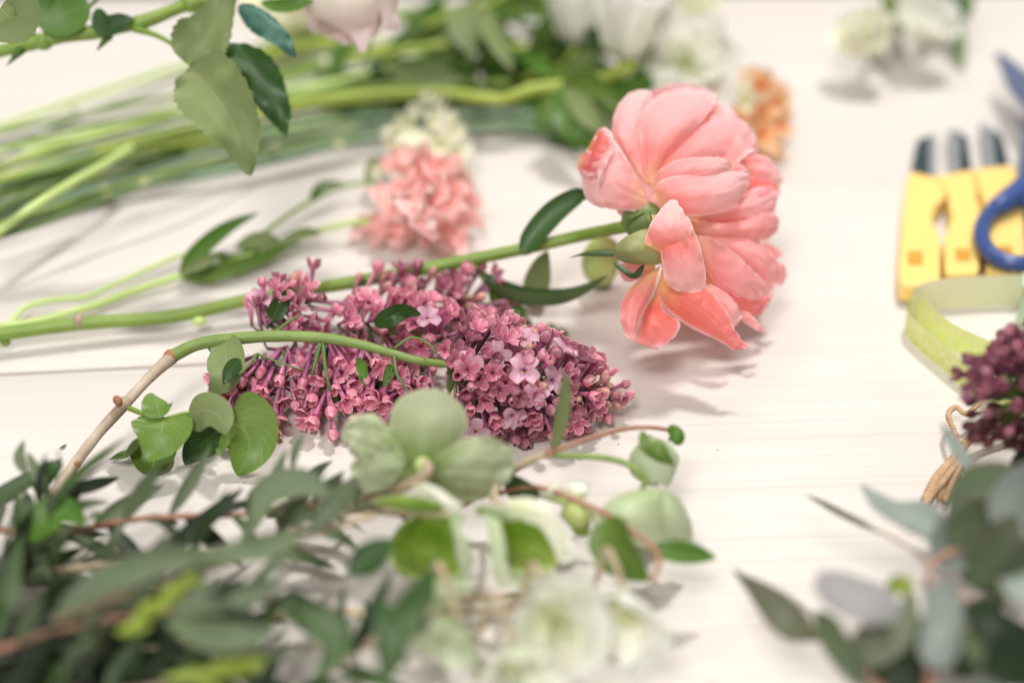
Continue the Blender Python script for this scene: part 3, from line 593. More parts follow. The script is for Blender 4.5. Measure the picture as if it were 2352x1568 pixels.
mixR = lambda q: [('open', 0.10 * (q < 0.6)), ('wide', 0.22 * (q < 0.75)), ('half', 0.8 if q < 0.85 else 0.4), ('bud', 0.10 + 1.1 * max(0, q - 0.5))]
mixL = lambda q: [('open', 0.04), ('wide', 0.25), ('half', 0.75), ('bud', 0.15)]
mixD = lambda q: [('wide', 0.2), ('half', 0.6), ('bud', 0.5)]
# right panicle
panicle([P(1030, 858, 1.5), P(1150, 876, 1.5), P(1260, 892, 1.4), P(1345, 905, 1.1), P(1412, 917, 0.9)], lambda q: 2.25 - 1.85 * q ** 1.7, 190, mixR, dmin=0.385)
# back cluster behind the peony stem's near side
panicle([P(820, 720, 1.4), P(920, 700, 1.4), P(1030, 690, 1.3), P(1100, 690, 1.0)], lambda q: 1.5 - 0.4 * q, 76, mixD, dmin=0.40)
# top left cluster
panicle([P(600, 765, 1.9), P(650, 725, 2.2), P(710, 690, 2.3)], lambda q: 1.35 - 0.2 * q, 36, mixL, dmin=0.42, lean=0.5)
panicle([P(760, 775, 1.4), P(860, 760, 1.6), P(960, 765, 1.6), P(1040, 790, 1.7)], lambda q: 1.25, 58, mixL, dmin=0.42, keep=lambda h: h.z < 3.2)
# hanging clusters below the twig
for (pts, r, n) in (([P(600, 830, 1.8), P(570, 880, 1.2), P(560, 905, 0.8)], 1.15, 22), ([P(660, 810, 1.9), P(650, 870, 1.2), P(640, 905, 0.7)], 1.15, 20),
                    ([P(745, 790, 2.2), P(750, 860, 1.3), P(770, 925, 0.6)], 1.2, 28), ([P(850, 810, 2.0), P(865, 880, 1.2), P(860, 925, 0.6)], 1.1, 20), ([P(950, 850, 1.6), P(930, 910, 0.9)], 1.1, 16), ([P(700, 840, 1.0), P(790, 860, 1.0), P(900, 880, 1.0)], 1.0, 30)):
    panicle(pts, lambda q, r=r: r * (0.75 + 0.3 * q), int(n * 1.3), mixL, dmin=0.40, lean=0.9, keep=lambda h: h.z < 2.6, zmin=0.2)
build('stalks', ped, M['pedicel'], li, kind='stuff')
if xtra.v: build('lower_florets', xtra, M['lilac_pink'], li, kind='stuff')
print('florets', NF[0])
# thick green side stalks
for pts, r in (([(620, 775, 2.9), (655, 745, 3.1), (690, 722, 3.2)], 0.10), ([(742, 785, 2.8), (745, 830, 2.4), (752, 870, 2.0), (760, 900, 1.6)], 0.12), ([(735, 790, 2.8), (722, 840, 2.3), (716, 862, 2.0)], 0.11),
               ([(905, 815, 2.6), (912, 860, 2.3), (935, 895, 1.9), (945, 920, 1.6)], 0.09), ([(905, 800, 2.7), (945, 775, 2.9), (985, 790, 2.9), (1000, 810, 2.7)], 0.08), ([(590, 815, 2.6), (560, 850, 2.6), (512, 882, 2.6)], 0.08),
               ([(480, 800, 2.6), (498, 822, 2.4), (515, 828, 2.2)], 0.07), ([(1052, 850, 1.9), (1048, 880, 2.3), (1044, 905, 2.6)], 0.09), ([(590, 812, 2.5), (650, 835, 2.3), (700, 850, 2.1)], 0.06)):
    build('side_stalk', MB().tube([P(*p) for p in pts], [r * 0.75, r * 0.45], 7), M['stem_dark'], li)
# lilac leaves
def ll(sp, w, mat='leaf_lilac', up=(0, -0.4, 1), **k):
    k.setdefault('prof', 'heart'); k.setdefault('nv', 26); k.setdefault('nu', 12); k.setdefault('ruf', 0.08)
    return leaf_on(li, [P(*p) for p in sp], w, mat, up=up, **k)
build('leaf_stalk', MB().tube([P(292, 935, 1.9), P(330, 950, 1.9), P(375, 962, 1.9), P(420, 958, 1.9), P(450, 942, 1.9)], [0.10, 0.07], 8), M['stem'], li)
build('leaf_stalk', MB().tube([P(385, 960, 1.9), P(430, 948, 2.0), P(480, 952, 1.8), P(520, 965, 1.5)], [0.07, 0.06], 8), M['stem'], li)
ll([(350, 962, 1.7), (335, 1000, 1.2), (300, 1045, 0.5), (248, 1056, 0.25)], 0.9, 'leaf', up=(0, 0.4, 1), cup=0.3, seed=2)
ll([(372, 915, 2.4), (362, 930, 2.3), (368, 960, 2.1)], 0.55, 'leaf_lilac', up=(0, -0.6, 1), cup=0.2, seed=3, prof='round')
ll([(378, 958, 2.0), (372, 985, 1.9), (360, 1020, 1.6), (338, 1056, 1.3)], 1.12, 'leaf_lilac', up=(0, -0.9, 0.7), cup=0.15, seed=1)
ll([(350, 1000, 0.6), (355, 1040, 0.3), (352, 1075, 0.2), (348, 1093, 0.15)], 0.9, 'leaf', up=(0, -0.4, 1), cup=0.2, seed=6)
ll([(428, 955, 1.9), (470, 940, 2.4), (505, 955, 2.4), (520, 998, 2.2)], 0.75, 'leaf_pale', up=(0, -0.6, 1), cup=-0.2, seed=5)
ll([(505, 985, 1.3), (480, 1005, 1.0), (448, 1035, 0.6), (424, 1068, 0.3)], 0.72, 'leaf_dark', up=(0.2, -0.5, 1), cup=0.2, seed=4)
ll([(520, 965, 1.9), (560, 985, 1.6), (572, 1030, 1.0), (545, 1092, 0.3)], 1.30, 'leaf_lilac', up=(0.15, -0.8, 0.8), cup=0.25, seed=7)
ll([(528, 945, 1.5), (570, 960, 1.2), (610, 985, 0.7), (634, 992, 0.4)], 0.42, 'leaf_dark', up=(0.2, 0.2, 1), cup=0.2, seed=9, prof='ovate')
ll([(512, 770, 2.9), (520, 820, 2.7), (512, 870, 2.4), (482, 905, 1.9)], 0.70, 'leaf_pale', up=(0, -1, 0.5), cup=0.1, seed=8, prof='ovate')
ll([(552, 825, 2.75), (530, 850, 2.85), (512, 882, 2.8)], 0.28, 'leaf_dark', up=(0, -1, 0.5), cup=0.1, seed=8, prof='ovate')
ll([(500, 912, 0.5), (490, 906, 0.4), (475, 915, 0.3)], 0.35, 'leaf_mid', seed=11)
ll([(862, 745, 3.2), (895, 728, 3.7), (930, 715, 3.8), (968, 722, 3.6)], 0.36, 'leaf_dark', up=(0, -0.9, 0.5), cup=0.2, fold=0.2, seed=12, prof='ovate')
ll([(625, 735, 2.9), (642, 700, 3.3), (672, 660, 3.6)], 0.36, 'leaf_dark', up=(0.3, -0.9, 0.4), cup=0.2, seed=13, prof='ovate')
ll([(820, 820, 2.3), (832, 850, 2.1), (836, 885, 1.7)], 0.22, 'leaf_mid', up=(0, -1, 0.4), seed=14, prof='lance')
ll([(905, 830, 2.4), (895, 855, 2.2), (880, 890, 1.8)], 0.22, 'leaf_mid', up=(0, -1, 0.4), seed=15, prof='lance')

# ================================================================== dark lilac on the right
dl = thing('dark_lilac', 'dark purple lilac head at the right edge, shade coloured into its lower florets', 'flower', P(2360, 1030, 0))
ped2 = MB()
def dmesh(head, d): return FLB if (head.z < 4.9 + rnd.uniform(-0.3, 0.3)) else FLN  # low florets take the shade-coloured meshes
panicle([P(2510, 890, 5.0), P(2460, 895, 5.0), P(2410, 905, 5.0), P(2352, 910, 5.0)], lambda q: 2.15 - 0.6 * q ** 2, 210, mixD, dmin=0.36, par=dl, meshes=dmesh, lean=0.6, bias=V((0, 0, 0.0)), zmin=1.6)
build('stalks', ped2, M['pedicel'], dl, kind='stuff')
build('stem', MB().tube([P(2330, 925, 5.0), P(2400, 925, 4.6), P(2520, 960, 2.5), P(2650, 1000, 0.6)], [0.12, 0.3], 10), M['stem_dark'], dl)
# ================================================================== HELLEBORES
ZH = lambda x, y, d: Q(752.6 + 0.4603 * x, 846.7 + 0.4603 * y, d)
def hthing(label, x, y): return thing('hellebore', label, 'flower', P(752.6 + 0.4603 * x, 846.7 + 0.4603 * y, 0), 'hellebores in the foreground')
def hp(par, rows, mat, d, seed=0, ruf=0.08, nm='sepal'): return build(nm, patch(rows, ZH, 14, 18, ruf, seed, dref=d), M[mat], par)
def hstem(par, pts, r, mat, nm='stem'): return build(nm, MB().tube([ZH(*p) for p in pts], r, 9, None, 0.08), M[mat], par)
hA = hthing('large green hellebore seen from behind, in front of the lilac', 460, 660)
dA = 44.5
hp(hA, [(430, 470, 525, 470, 0.0, 0.0), (350, 400, 610, 410, 0.3, 0.3), (308, 320, 682, 330, 0.8, 0.75), (312, 230, 698, 240, 1.2, 1.0), (350, 158, 662, 175, 1.5, 0.7), (420, 112, 600, 120, 1.7, 0.3), (490, 97, 540, 97, 1.8, 0)], 'hel', dA, 1, 0.10)
hp(hA, [(440, 450, 400, 490, 0.5, 0.0), (340, 330, 290, 450, 0.6, 0.3), (250, 235, 190, 450, 0.8, 0.4), (165, 225, 120, 430, 1.0, 0.2), (80, 265, 75, 360, 1.2, 0)], 'hel', dA, 2, 0.32)
hp(hA, [(460, 490, 450, 520, 0.1, 0.0), (370, 400, 390, 570, 0.3, 0.25), (270, 385, 300, 600, 0.5, 0.35), (180, 410, 190, 610, 0.7, 0.1), (115, 480, 120, 580, 0.9, 0)], 'hel', dA, 3, 0.25)
hp(hA, [(510, 460, 520, 530, 0.0, 0.0), (610, 390, 600, 570, -0.1, 0.3), (710, 345, 700, 590, 0.0, 0.5), (810, 335, 800, 600, 0.2, 0.35), (885, 370, 880, 570, 0.5, 0.1), (930, 440, 922, 520, 0.7, 0)], 'hel', dA, 4, 0.22)
hp(hA, [(500, 510, 470, 530, 0.4, 0.0), (640, 545, 520, 600, 0.6, 0.3), (760, 560, 640, 655, 0.9, 0.3), (880, 530, 760, 655, 1.1, 0.1), (905, 540, 850, 610, 1.2, 0)], 'hel', dA + 0.3, 5, 0.15)
build('receptacle', MB().ball(ZH(475, 480, dA - 0.15), 0.26, (0.3, -1, 0.2), 1.1, 10, 7), M['stem_pale'], hA)
hstem(hA, [(478, 475, dA - 0.3), (505, 500, dA - 0.5), (460, 550, dA - 0.3), (370, 590, dA + 0.3), (240, 625, dA + 1.5), (60, 660, dA + 2.5), (-300, 720, dA + 3.0)], [0.17, 0.2], 'stem_tan')

hB = hthing('hellebore with a bright green hollow cup, below the large green one', 500, 1040)
dB = 43.0
hp(hB, [(600, 720, 660, 740, 0.2, 0), (420, 740, 640, 820, 0.9, -0.5), (330, 820, 650, 930, 1.2, -0.8), (300, 920, 680, 1010, 1.1, -0.6), (340, 1010, 640, 1040, 0.8, -0.2), (420, 1050, 540, 1050, 0.6, 0)], 'hel_in', dB, 11, 0.18)
hp(hB, [(600, 700, 690, 730, -0.1, 0), (615, 790, 660, 800, -0.2, 0.1), (640, 860, 700, 850, -0.2, 0.2), (650, 950, 722, 930, -0.1, 0.2), (670, 1030, 715, 1010, 0.0, 0.0)], 'hel_mint', dB, 12, 0.12)
hp(hB, [(420, 580, 440, 620, 0.2, 0), (500, 575, 520, 640, 0.0, 0.2), (590, 620, 600, 710, -0.1, 0.3), (680, 690, 650, 730, 0.0, 0)], 'hel_white', dB, 13)
hp(hB, [(610, 690, 610, 720, 0.2, 0), (480, 640, 480, 715, 0.3, 0.2), (340, 628, 340, 700, 0.5, 0.2), (225, 645, 225, 670, 0.8, 0)], 'hel_in', dB, 14)
hp(hB, [(560, 1040, 700, 1020, 0.6, 0), (480, 1090, 700, 1100, 0.3, 0.4), (400, 1150, 640, 1170, 0.1, 0.4), (400, 1210, 520, 1220, 0.1, 0)], 'hel_mint', dB - 0.6, 15)
hstem(hB, [(640, 725, dB), (560, 720, dB + 0.4), (350, 715, dB + 1.5), (100, 700, dB + 3.0), (-250, 760, dB + 3.6)], [0.12, 0.17], 'stem_tan')

hC = hthing('hellebore with pale curled rim and green cup, right of the hollow one', 980, 1040)
dC_ = 43.4
hp(hC, [(830, 700, 1000, 700, 0.5, 0), (850, 780, 1100, 780, 0.9, -0.5), (870, 870, 1150, 870, 1.1, -0.8), (890, 960, 1160, 950, 0.9, -0.6), (900, 1030, 1120, 1010, 0.6, 0)], 'hel_in', dC_, 21, 0.18)
hp(hC, [(900, 650, 890, 720, -0.1, 0), (1000, 640, 980, 760, -0.2, 0.3), (1100, 680, 1060, 790, -0.2, 0.3), (1170, 770, 1110, 860, -0.1, 0.3), (1220, 880, 1140, 930, 0, 0.2), (1222, 960, 1165, 970, 0.1, 0)], 'hel_white', dC_, 22, 0.15)
hp(hC, [(770, 700, 850, 710, 0.1, 0), (800, 800, 870, 790, -0.3, 0.2), (810, 900, 890, 890, -0.4, 0.3), (820, 1000, 900, 990, -0.4, 0.3), (850, 1090, 940, 1090, -0.3, 0.1)], 'hel_mint', dC_, 23, 0.12)
hp(hC, [(730, 690, 750, 730, 0.2, 0), (830, 680, 840, 740, 0.0, 0.2), (950, 700, 940, 760, 0.0, 0.2)], 'hel', dC_, 24)
hp(hC, [(900, 1010, 1130, 1000, 0.4, 0), (920, 1060, 1150, 1060, 0.0, 0.3), (960, 1100, 1140, 1100, -0.1, 0)], 'hel_mint', dC_, 25)
hstem(hC, [(850, 700, dC_), (830, 620, dC_ + 1), (880, 540, dC_ + 2.4), (820, 640, dC_ + 4)], [0.1, 0.12], 'stem_tan')

hD = hthing('hellebore sprig with drooping green bud and pale bell on thin red stems', 1115, 480)
dD = 46.5
hstem(hD, [(600, 720, 47.5), (760, 620, 47.3), (900, 525, 47.0), (1000, 460, 46.8), (1115, 415, 46.5)], [0.17, 0.12], 'stem_tan')
hstem(hD, [(1115, 415, 46.5), (1250, 365, 46.9), (1400, 318, 47.4), (1520, 294, 47.8), (1620, 293, 48.0), (1700, 305, 48.2)], [0.09, 0.075], 'stem_red')
hstem(hD, [(1110, 425, 46.5), (1200, 435, 46.4), (1320, 438, 46.3), (1450, 458, 46.2), (1540, 500, 46.0), (1580, 555, 46.0), (1572, 600, 46.0)], [0.11, 0.10], 'stem_lilac')
build('stem_node', MB().ball(ZH(1112, 418, 46.4), 0.17, (1, 0, 0), 1.2, 9, 6), M['stem_red'], hD)
hstem(hD, [(860, 620, 47.0), (1000, 588, 46.2), (1120, 610, 45.6), (1250, 660, 45.0), (1400, 730, 44.4), (1520, 810, 43.8), (1620, 890, 43.3), (1655, 970, 43.0), (1610, 1070, 42.8)], [0.09, 0.09], 'stem_red')
hstem(hD, [(830, 640, 47.4), (850, 570, 47.1), (890, 520, 47.0)], [0.1, 0.09], 'stem_red')
# small dark green leaf at node, long upright grey green leaf
def hleaf(par, pts, w, mat, up=(0, -1, 0.4), **k): return build('leaf', blade([ZH(*p) for p in pts], w, up=V(up), **k), M[mat], par)
hleaf(hD, [(1115, 415, 46.4), (1150, 320, 46.2), (1175, 200, 46.0), (1185, 90, 45.8), (1182, 0, 45.7)], 0.24, 'leaf_pale', prof='lance', cup=0.3)
hleaf(hD, [(880, 560, 46.9), (950, 600, 46.4), (1030, 640, 46.0), (1050, 660, 45.8)], 0.45, 'euc_green', prof='ovate')
hleaf(hD, [(1400, 740, 44.0), (1440, 860, 43.7), (1520, 960, 43.4), (1610, 1055, 43.1)], 0.85, 'leaf', prof='ovate', cup=0.4, up=(-0.4, -1, 0.2))
hleaf(hD, [(1600, 900, 43.9), (1720, 925, 43.8), (1840, 935, 43.9), (1940, 942, 44.0)], 0.42, 'leaf_mid', prof='lance', fold=0.4, up=(0, -0.3, 1))
# drooping bud
bd = MB(); bc0, bc1 = ZH(1600, 330, 47.2), ZH(1650, 575, 46.6)
for k in range(5):
    a = k * 1.2566 + 0.5; ax = (bc1 - bc0).normalized(); x = ax.cross(V((0, 1, 0.2))).normalized(); y = ax.cross(x)
    o_ = x * math.cos(a) + y * math.sin(a); L = (bc1 - bc0).length
    sp = [bc0, bc0 + ax * L * 0.3 + o_ * 0.72, bc0 + ax * L * 0.68 + o_ * 0.82, bc1 + o_ * 0.30 + ax * rnd.uniform(-0.1, 0.25)]
    build('sepal', blade(sp, 0.62, up=-o_, cup=0.5, prof='petal', ruf=0.1, seed=k), M['hel_mint'], hD)
hleaf(hD, [(1582, 310, 46.6), (1610, 370, 46.0), (1670, 430, 45.8), (1732, 480, 46.0)], 0.34, 'leaf', prof='ovate', cup=-0.4, up=(0.3, -1, 0.3))
hleaf(hD, [(1690, 300, 47.6), (1720, 320, 47.3), (1742, 350, 47.2), (1725, 375, 47.2)], 0.3, 'leaf_mid', prof='round', cup=-0.4)
# pale bell
dE = 45.3
hp(hD, [(1570, 598, 1640, 598, 0.0, 0), (1440, 630, 1650, 640, -0.3, 0.5), (1370, 690, 1655, 720, -0.2, 1.1), (1352, 760, 1660, 800, 0.0, 1.3), (1400, 830, 1655, 870, 0.2, 0.8), (1520, 880, 1640, 900, 0.3, 0)], 'hel_mint', dE, 31)
hp(hD, [(1600, 598, 1650, 598, 0.1, 0), (1640, 640, 1740, 630, 0.0, 0.4), (1630, 720, 1800, 730, 0.1, 0.8), (1640, 800, 1825, 820, 0.4, 0.9), (1650, 870, 1810, 870, 0.6, 0.4), (1680, 890, 1780, 885, 0.7, 0)], 'hel_mint', dE, 32)
hp(hD, [(1570, 600, 1650, 600, 0.6, 0), (1420, 680, 1780, 680, 2.2, -0.6), (1380, 800, 1800, 800, 2.4, -0.9), (1450, 870, 1760, 870, 1.8, -0.2)], 'hel_white', dE, 33)
# small white one with green centre
hF = hthing('small white hellebore with a green centre, beneath the thin red stem', 1220, 800)
dF = 45.6
hp(hF, [(1190, 690, 1210, 640, 0.4, 0), (1110, 660, 1150, 570, 0.3, 0.4), (1050, 640, 1090, 575, 0.5, 0.3), (1025, 620, 1035, 590, 0.7, 0)], 'hel_white', dF, 41)
hp(hF, [(1200, 670, 1260, 670, 0.6, 0), (1190, 600, 1310, 620, 0.8, 0.4), (1210, 550, 1300, 560, 1.0, 0.1)], 'hel_white', dF, 42)
hp(hF, [(1310, 700, 1320, 740, 0.2, 0), (1370, 710, 1330, 800, -0.1, 0.3), (1400, 800, 1360, 860, 0.0, 0.1), (1405, 860, 1395, 870, 0.1, 0)], 'hel_white', dF, 43)
hp(hF, [(1200, 700, 1290, 700, 0.3, 0), (1190, 750, 1310, 760, 0.0, 0.5), (1230, 820, 1300, 820, 0.0, 0.4), (1260, 835, 1290, 835, 0.1, 0)], 'hel_in', dF, 44)
build('bud', MB().ball(ZH(1240, 720, dF - 0.2), 0.52, (0.2, -0.5, 0.3), 1.2, 12, 8, 5), M['bud_green'], hF)
hstem(hF, [(1190, 660, dF), (1090, 640, dF + 0.5), (1000, 610, dF + 1), (900, 570, dF + 1.6)], [0.1, 0.1], 'stem_pale')

# blurred pale flowers at the bottom: five sepals round a centre
def cup_flower(th, c, axis, R, mats, seed, n=5, cup=0.45, op=1.0, parts='sepal', w=0.62, st=None):
    axis = V(axis).normalized(); x = axis.cross(V((0.2, 0.1, 1))).normalized(); y = axis.cross(x)
    for k in range(n):
        a = 2 * math.pi * k / n + seed; o_ = x * math.cos(a) + y * math.sin(a)
        rr = R * rnd.uniform(0.88, 1.1); oo = op * rnd.uniform(0.8, 1.15)
        sp = [c, c + o_ * rr * 0.4 * oo + axis * rr * 0.12, c + o_ * rr * 0.8 * oo + axis * rr * 0.38 / max(oo, 0.3), c + o_ * rr * oo + axis * rr * 0.62 / max(oo, 0.3) * (1.15 - 0.5 * oo)]
        build(parts, blade(sp, R * w, up=axis, cup=cup, prof='petal', nu=10, nv=14, ruf=R * 0.14, seed=seed * 7 + k), M[mats[k % len(mats)]], th)
for i, (x, y, d, ax, R, mats, lab) in enumerate([
    (1500, 1170, 41.3, (-0.2, -0.6, 0.1), 1.6, ('white',), 'white hellebore lowest on the right, casting a soft shadow on the bare wood'),
    (1130, 1250, 40.8, (0.1, -0.8, 0.35), 1.75, ('hel_white', 'white', 'hel_white'), 'creamy white hellebore in the middle of the bottom row'),
    (650, 1250, 40.6, (-0.3, -0.5, -0.3), 1.6, ('hel_mint', 'hel', 'hel_mint'), 'pale green hellebore at the left of the bottom row, beside dark leaves'),
    (930, 1400, 39.6, (0.2, -0.7, -0.1), 1.4, ('hel_white', 'hel_mint'), 'greenish cream hellebore hanging at the bottom, below the others'),
    ]):
    h = hthing(lab, x, y + 150); c = ZH(x, y, d)
    cup_flower(h, c, ax, R, mats, i + 1.3, op=0.85)
    st = MB()
    for k in range(14):
        dd = (V(ax).normalized() + rv(0.5)).normalized(); st.tube([c, c + dd * R * 0.35, c + dd * R * 0.5], [0.03, 0.05], 5, 3)
    build('stamens', st, M['node_cream'], h, kind='stuff')
    build('stem', MB().tube([c, c + V((-0.6, 1.2, 1.0)), ZH(x - 200, y - 60, d + 2.6), ZH(x - 520, y - 40, d + 3.4), ZH(x - 1000, y - 20, d + 3.0)], [0.1, 0.12], 9), M['stem_tan'], h)
# ================================================================== NARROW GREENERY lower left
LV = {}
def leafset(key, mat, specs):
    LV[key] = [leafmesh('leaf', M[mat], seed=i * 3 + 1, **s) for i, s in enumerate(specs)]
nar = [dict(L=3.9, w=0.36, curl=0.25, bend=0.12), dict(L=4.6, w=0.42, curl=0.12, bend=-0.1), dict(L=2.8, w=0.33, curl=0.35, bend=0.05), dict(L=3.4, w=0.42, curl=-0.15, bend=0.1)]
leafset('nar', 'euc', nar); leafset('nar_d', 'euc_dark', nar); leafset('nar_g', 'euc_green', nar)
rou = [dict(L=2.6, w=0.85, curl=0.15, prof='ovate'), dict(L=2.2, w=0.8, curl=0.3, prof='ovate'), dict(L=3.0, w=0.9, curl=-0.1, prof='ovate')]
leafset('rou', 'euc', rou); leafset('rou_b', 'euc_blue', rou); leafset('rou_d', 'euc_dark', rou)
def spray(name, label, pts, n, keys, group, smat='stem_tan', r=0.14, sc=(0.8, 1.2), out=0.8, cat='greenery', upb=0.35, zmin=0.15):
    sp = [P(*p) for p in pts]; th = thing(name, label, cat, V((sp[0].x, sp[0].y, 0)), group)
    build('stem', MB().tube(sp, [r, r * 0.45], 8), M[smat], th)
    a = rnd.uniform(0, 6.28)
    for i in range(n):
        q = (i + 0.6) / n; c = crom(sp, q); tg = (crom(sp, min(1, q + .02)) - crom(sp, max(0, q - .02))).normalized()
        a += 2.4; x = tg.cross(V((0, 0, 1))).normalized(); y = x.cross(tg)
        o_ = x * math.cos(a) + y * math.sin(a)
        d = (tg * rnd.uniform(0.4, 1.0) + o_ * out + V((0, 0, 0.12))).normalized()
        s = rnd.uniform(*sc) * (1 - 0.3 * q)
        if c.z + d.z * 3 * s < zmin: d.z = (zmin - c.z) / (3 * s) * 0.8; d.normalize()
        nm = (V((0, 0, 1)) + o_ * -0.3 + V((0, -upb, 0)) + rv(0.5)).normalized()
        inst('leaf', rnd.choice(LV[rnd.choice(keys)]), th, c, frame(d, nm), s)
    return th
G1 = 'sprays of narrow leaved greenery in the lower left'
spray('greenery_spray', 'leafy grey green spray highest in the pile, its red stem under the lilac branch', [(-160, 1190, 1.2), (100, 1225, 1.8), (330, 1190, 2.2), (560, 1180, 2.4), (760, 1150, 2.4)], 26, ['nar', 'nar', 'nar_g', 'nar_d'], G1, 'stem_red', sc=(0.6, 0.95))
spray('greenery_spray', 'thin leafy spray reaching right towards the hollow green hellebore', [(-60, 1330, 1.0), (200, 1300, 1.8), (450, 1270, 2.4), (700, 1210, 2.6), (880, 1150, 2.8)], 26, ['nar', 'nar', 'nar_g', 'nar_d'], G1, 'stem_tan', sc=(0.6, 0.95))
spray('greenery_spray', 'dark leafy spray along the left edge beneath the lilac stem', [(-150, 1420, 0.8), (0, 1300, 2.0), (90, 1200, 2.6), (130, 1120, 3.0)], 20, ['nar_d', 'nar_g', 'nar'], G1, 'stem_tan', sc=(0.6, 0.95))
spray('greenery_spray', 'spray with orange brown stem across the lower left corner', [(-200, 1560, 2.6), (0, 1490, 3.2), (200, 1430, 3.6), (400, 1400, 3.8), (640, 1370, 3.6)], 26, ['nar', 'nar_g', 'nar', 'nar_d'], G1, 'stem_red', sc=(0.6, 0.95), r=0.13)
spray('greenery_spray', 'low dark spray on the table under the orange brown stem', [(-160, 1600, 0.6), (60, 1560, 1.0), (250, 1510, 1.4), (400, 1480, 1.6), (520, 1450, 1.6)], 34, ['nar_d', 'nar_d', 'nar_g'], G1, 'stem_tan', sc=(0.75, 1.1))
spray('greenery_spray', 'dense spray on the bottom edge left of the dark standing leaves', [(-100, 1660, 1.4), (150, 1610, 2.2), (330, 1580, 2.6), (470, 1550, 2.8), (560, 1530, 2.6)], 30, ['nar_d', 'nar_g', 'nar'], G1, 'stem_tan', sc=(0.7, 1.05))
spray('greenery_spray', 'dark tangled spray in the extreme bottom left, under everything', [(-200, 1600, 0.5), (0, 1590, 0.8), (180, 1570, 1.0), (380, 1560, 1.0)], 44, ['nar_d', 'nar_d', 'rou_d'], G1, 'stem_tan', sc=(0.8, 1.1))  # near-black leaves added where the depths of the pile are in shade
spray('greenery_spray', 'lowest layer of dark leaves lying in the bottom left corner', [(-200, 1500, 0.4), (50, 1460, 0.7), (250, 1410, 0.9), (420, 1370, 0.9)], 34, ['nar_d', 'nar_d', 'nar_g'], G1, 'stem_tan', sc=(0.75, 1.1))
spray('greenery_spray', 'mid green spray in front of the cream hellebore stems', [(500, 1660, 1.5), (640, 1600, 2.0), (760, 1540, 2.2), (860, 1460, 2.4)], 8, ['nar_d', 'nar_g'], G1, 'stem_tan', sc=(0.7, 1.0))
# hand placed large leaves of one more spray
hs = thing('greenery_spray', 'long curved grey green leaves lying over the top of the greenery pile', 'greenery', P(400, 1400, 0), G1)
build('stem', MB().tube([P(120, 1420, 4.0), P(400, 1330, 4.2), P(640, 1250, 4.2), P(860, 1180, 4.0)], [0.16, 0.1], 8), M['stem_tan'], hs)
def hl(pts, w, mat, up=(0, -0.5, 1), **k):
    k.setdefault('cup', 0.25); k.setdefault('nv', 20)
    return leaf_on(hs, [P(*p) for p in pts], w, mat, up=up, **k)
hl([(520, 1275, 4.4), (400, 1285, 4.8), (280, 1320, 4.9), (180, 1370, 4.7), (120, 1420, 4.4)], 0.50, 'euc')
hl([(700, 1220, 4.4), (620, 1255, 4.7), (540, 1270, 4.9), (400, 1290, 4.6)], 0.42, 'euc')
hl([(390, 1410, 4.5), (480, 1375, 4.8), (570, 1365, 4.8), (660, 1340, 4.6)], 0.50, 'euc')
hl([(380, 1425, 4.4), (480, 1460, 4.6), (570, 1462, 4.7), (640, 1435, 4.5)], 0.45, 'euc')
hl([(640, 1390, 4.0), (720, 1420, 3.6), (780, 1480, 3.2), (720, 1560, 3.0)], 0.55, 'euc_green')
hl([(900, 1240, 4.2), (840, 1290, 3.9), (800, 1320, 3.7)], 0.5, 'leaf_dark')
hl([(590, 1200, 4.4), (620, 1130, 4.8), (700, 1110, 4.9), (770, 1150, 4.6)], 0.55, 'euc')
hl([(810, 1100, 4.4), (770, 1160, 4.6), (700, 1230, 4.6)], 0.45, 'euc')
hl([(990, 1310, 4.0), (960, 1380, 4.2), (920, 1430, 4.2), (900, 1480, 4.0)], 0.45, 'leaf_dark')
hl([(900, 1520, 4.4), (910, 1460, 4.6), (940, 1420, 4.6), (1000, 1370, 4.4)], 0.5, 'euc_green')
hl([(880, 1560, 4.0), (900, 1500, 4.4), (890, 1430, 4.6), (870, 1370, 4.6)], 0.45, 'leaf_dark')
hl([(80, 1130, 2.6), (100, 1100, 3.0), (125, 1075, 3.3), (145, 1060, 3.4)], 0.42, 'leaf_dark', prof='ovate')
hl([(60, 1090, 3.2), (45, 1050, 3.6), (55, 1010, 3.8)], 0.2, 'euc')
hl([(55, 1240, 2.6), (100, 1195, 3.0), (150, 1175, 3.1), (200, 1205, 3.0)], 0.6, 'leaf_mid', prof='ovate')
hl([(670, 1080, 4.0), (680, 1030, 4.4), (700, 990, 4.6)], 0.16, 'euc')
# lime young growth
for i, (a, b, lab) in enumerate((((270, 1455, 4.6), (440, 1345, 4.8), 'lime green young tuft standing out in the greenery pile'), ((380, 1560, 4.4), (560, 1540, 4.6), 'lime green young tuft at the bottom edge of the greenery pile'))):
    lt = thing('young_shoot', lab, 'shoot', V((P(*a).x, P(*a).y, 0)))
    A, B = P(*a), P(*b)
    build('stem', MB().tube([A, B], [0.08, 0.04], 6), M['stem_lime'], lt)
    for k in range(9):
        q = k / 9; c = A.lerp(B, q); d = ((B - A).normalized() + rv(0.45)).normalized()
        build('leaf', blade([c, c + d * 0.5, c + d * 0.9 + V((0, 0, -0.05))], 0.2, cup=0.3, prof='lance', nu=4, nv=6), M['lime'], lt)

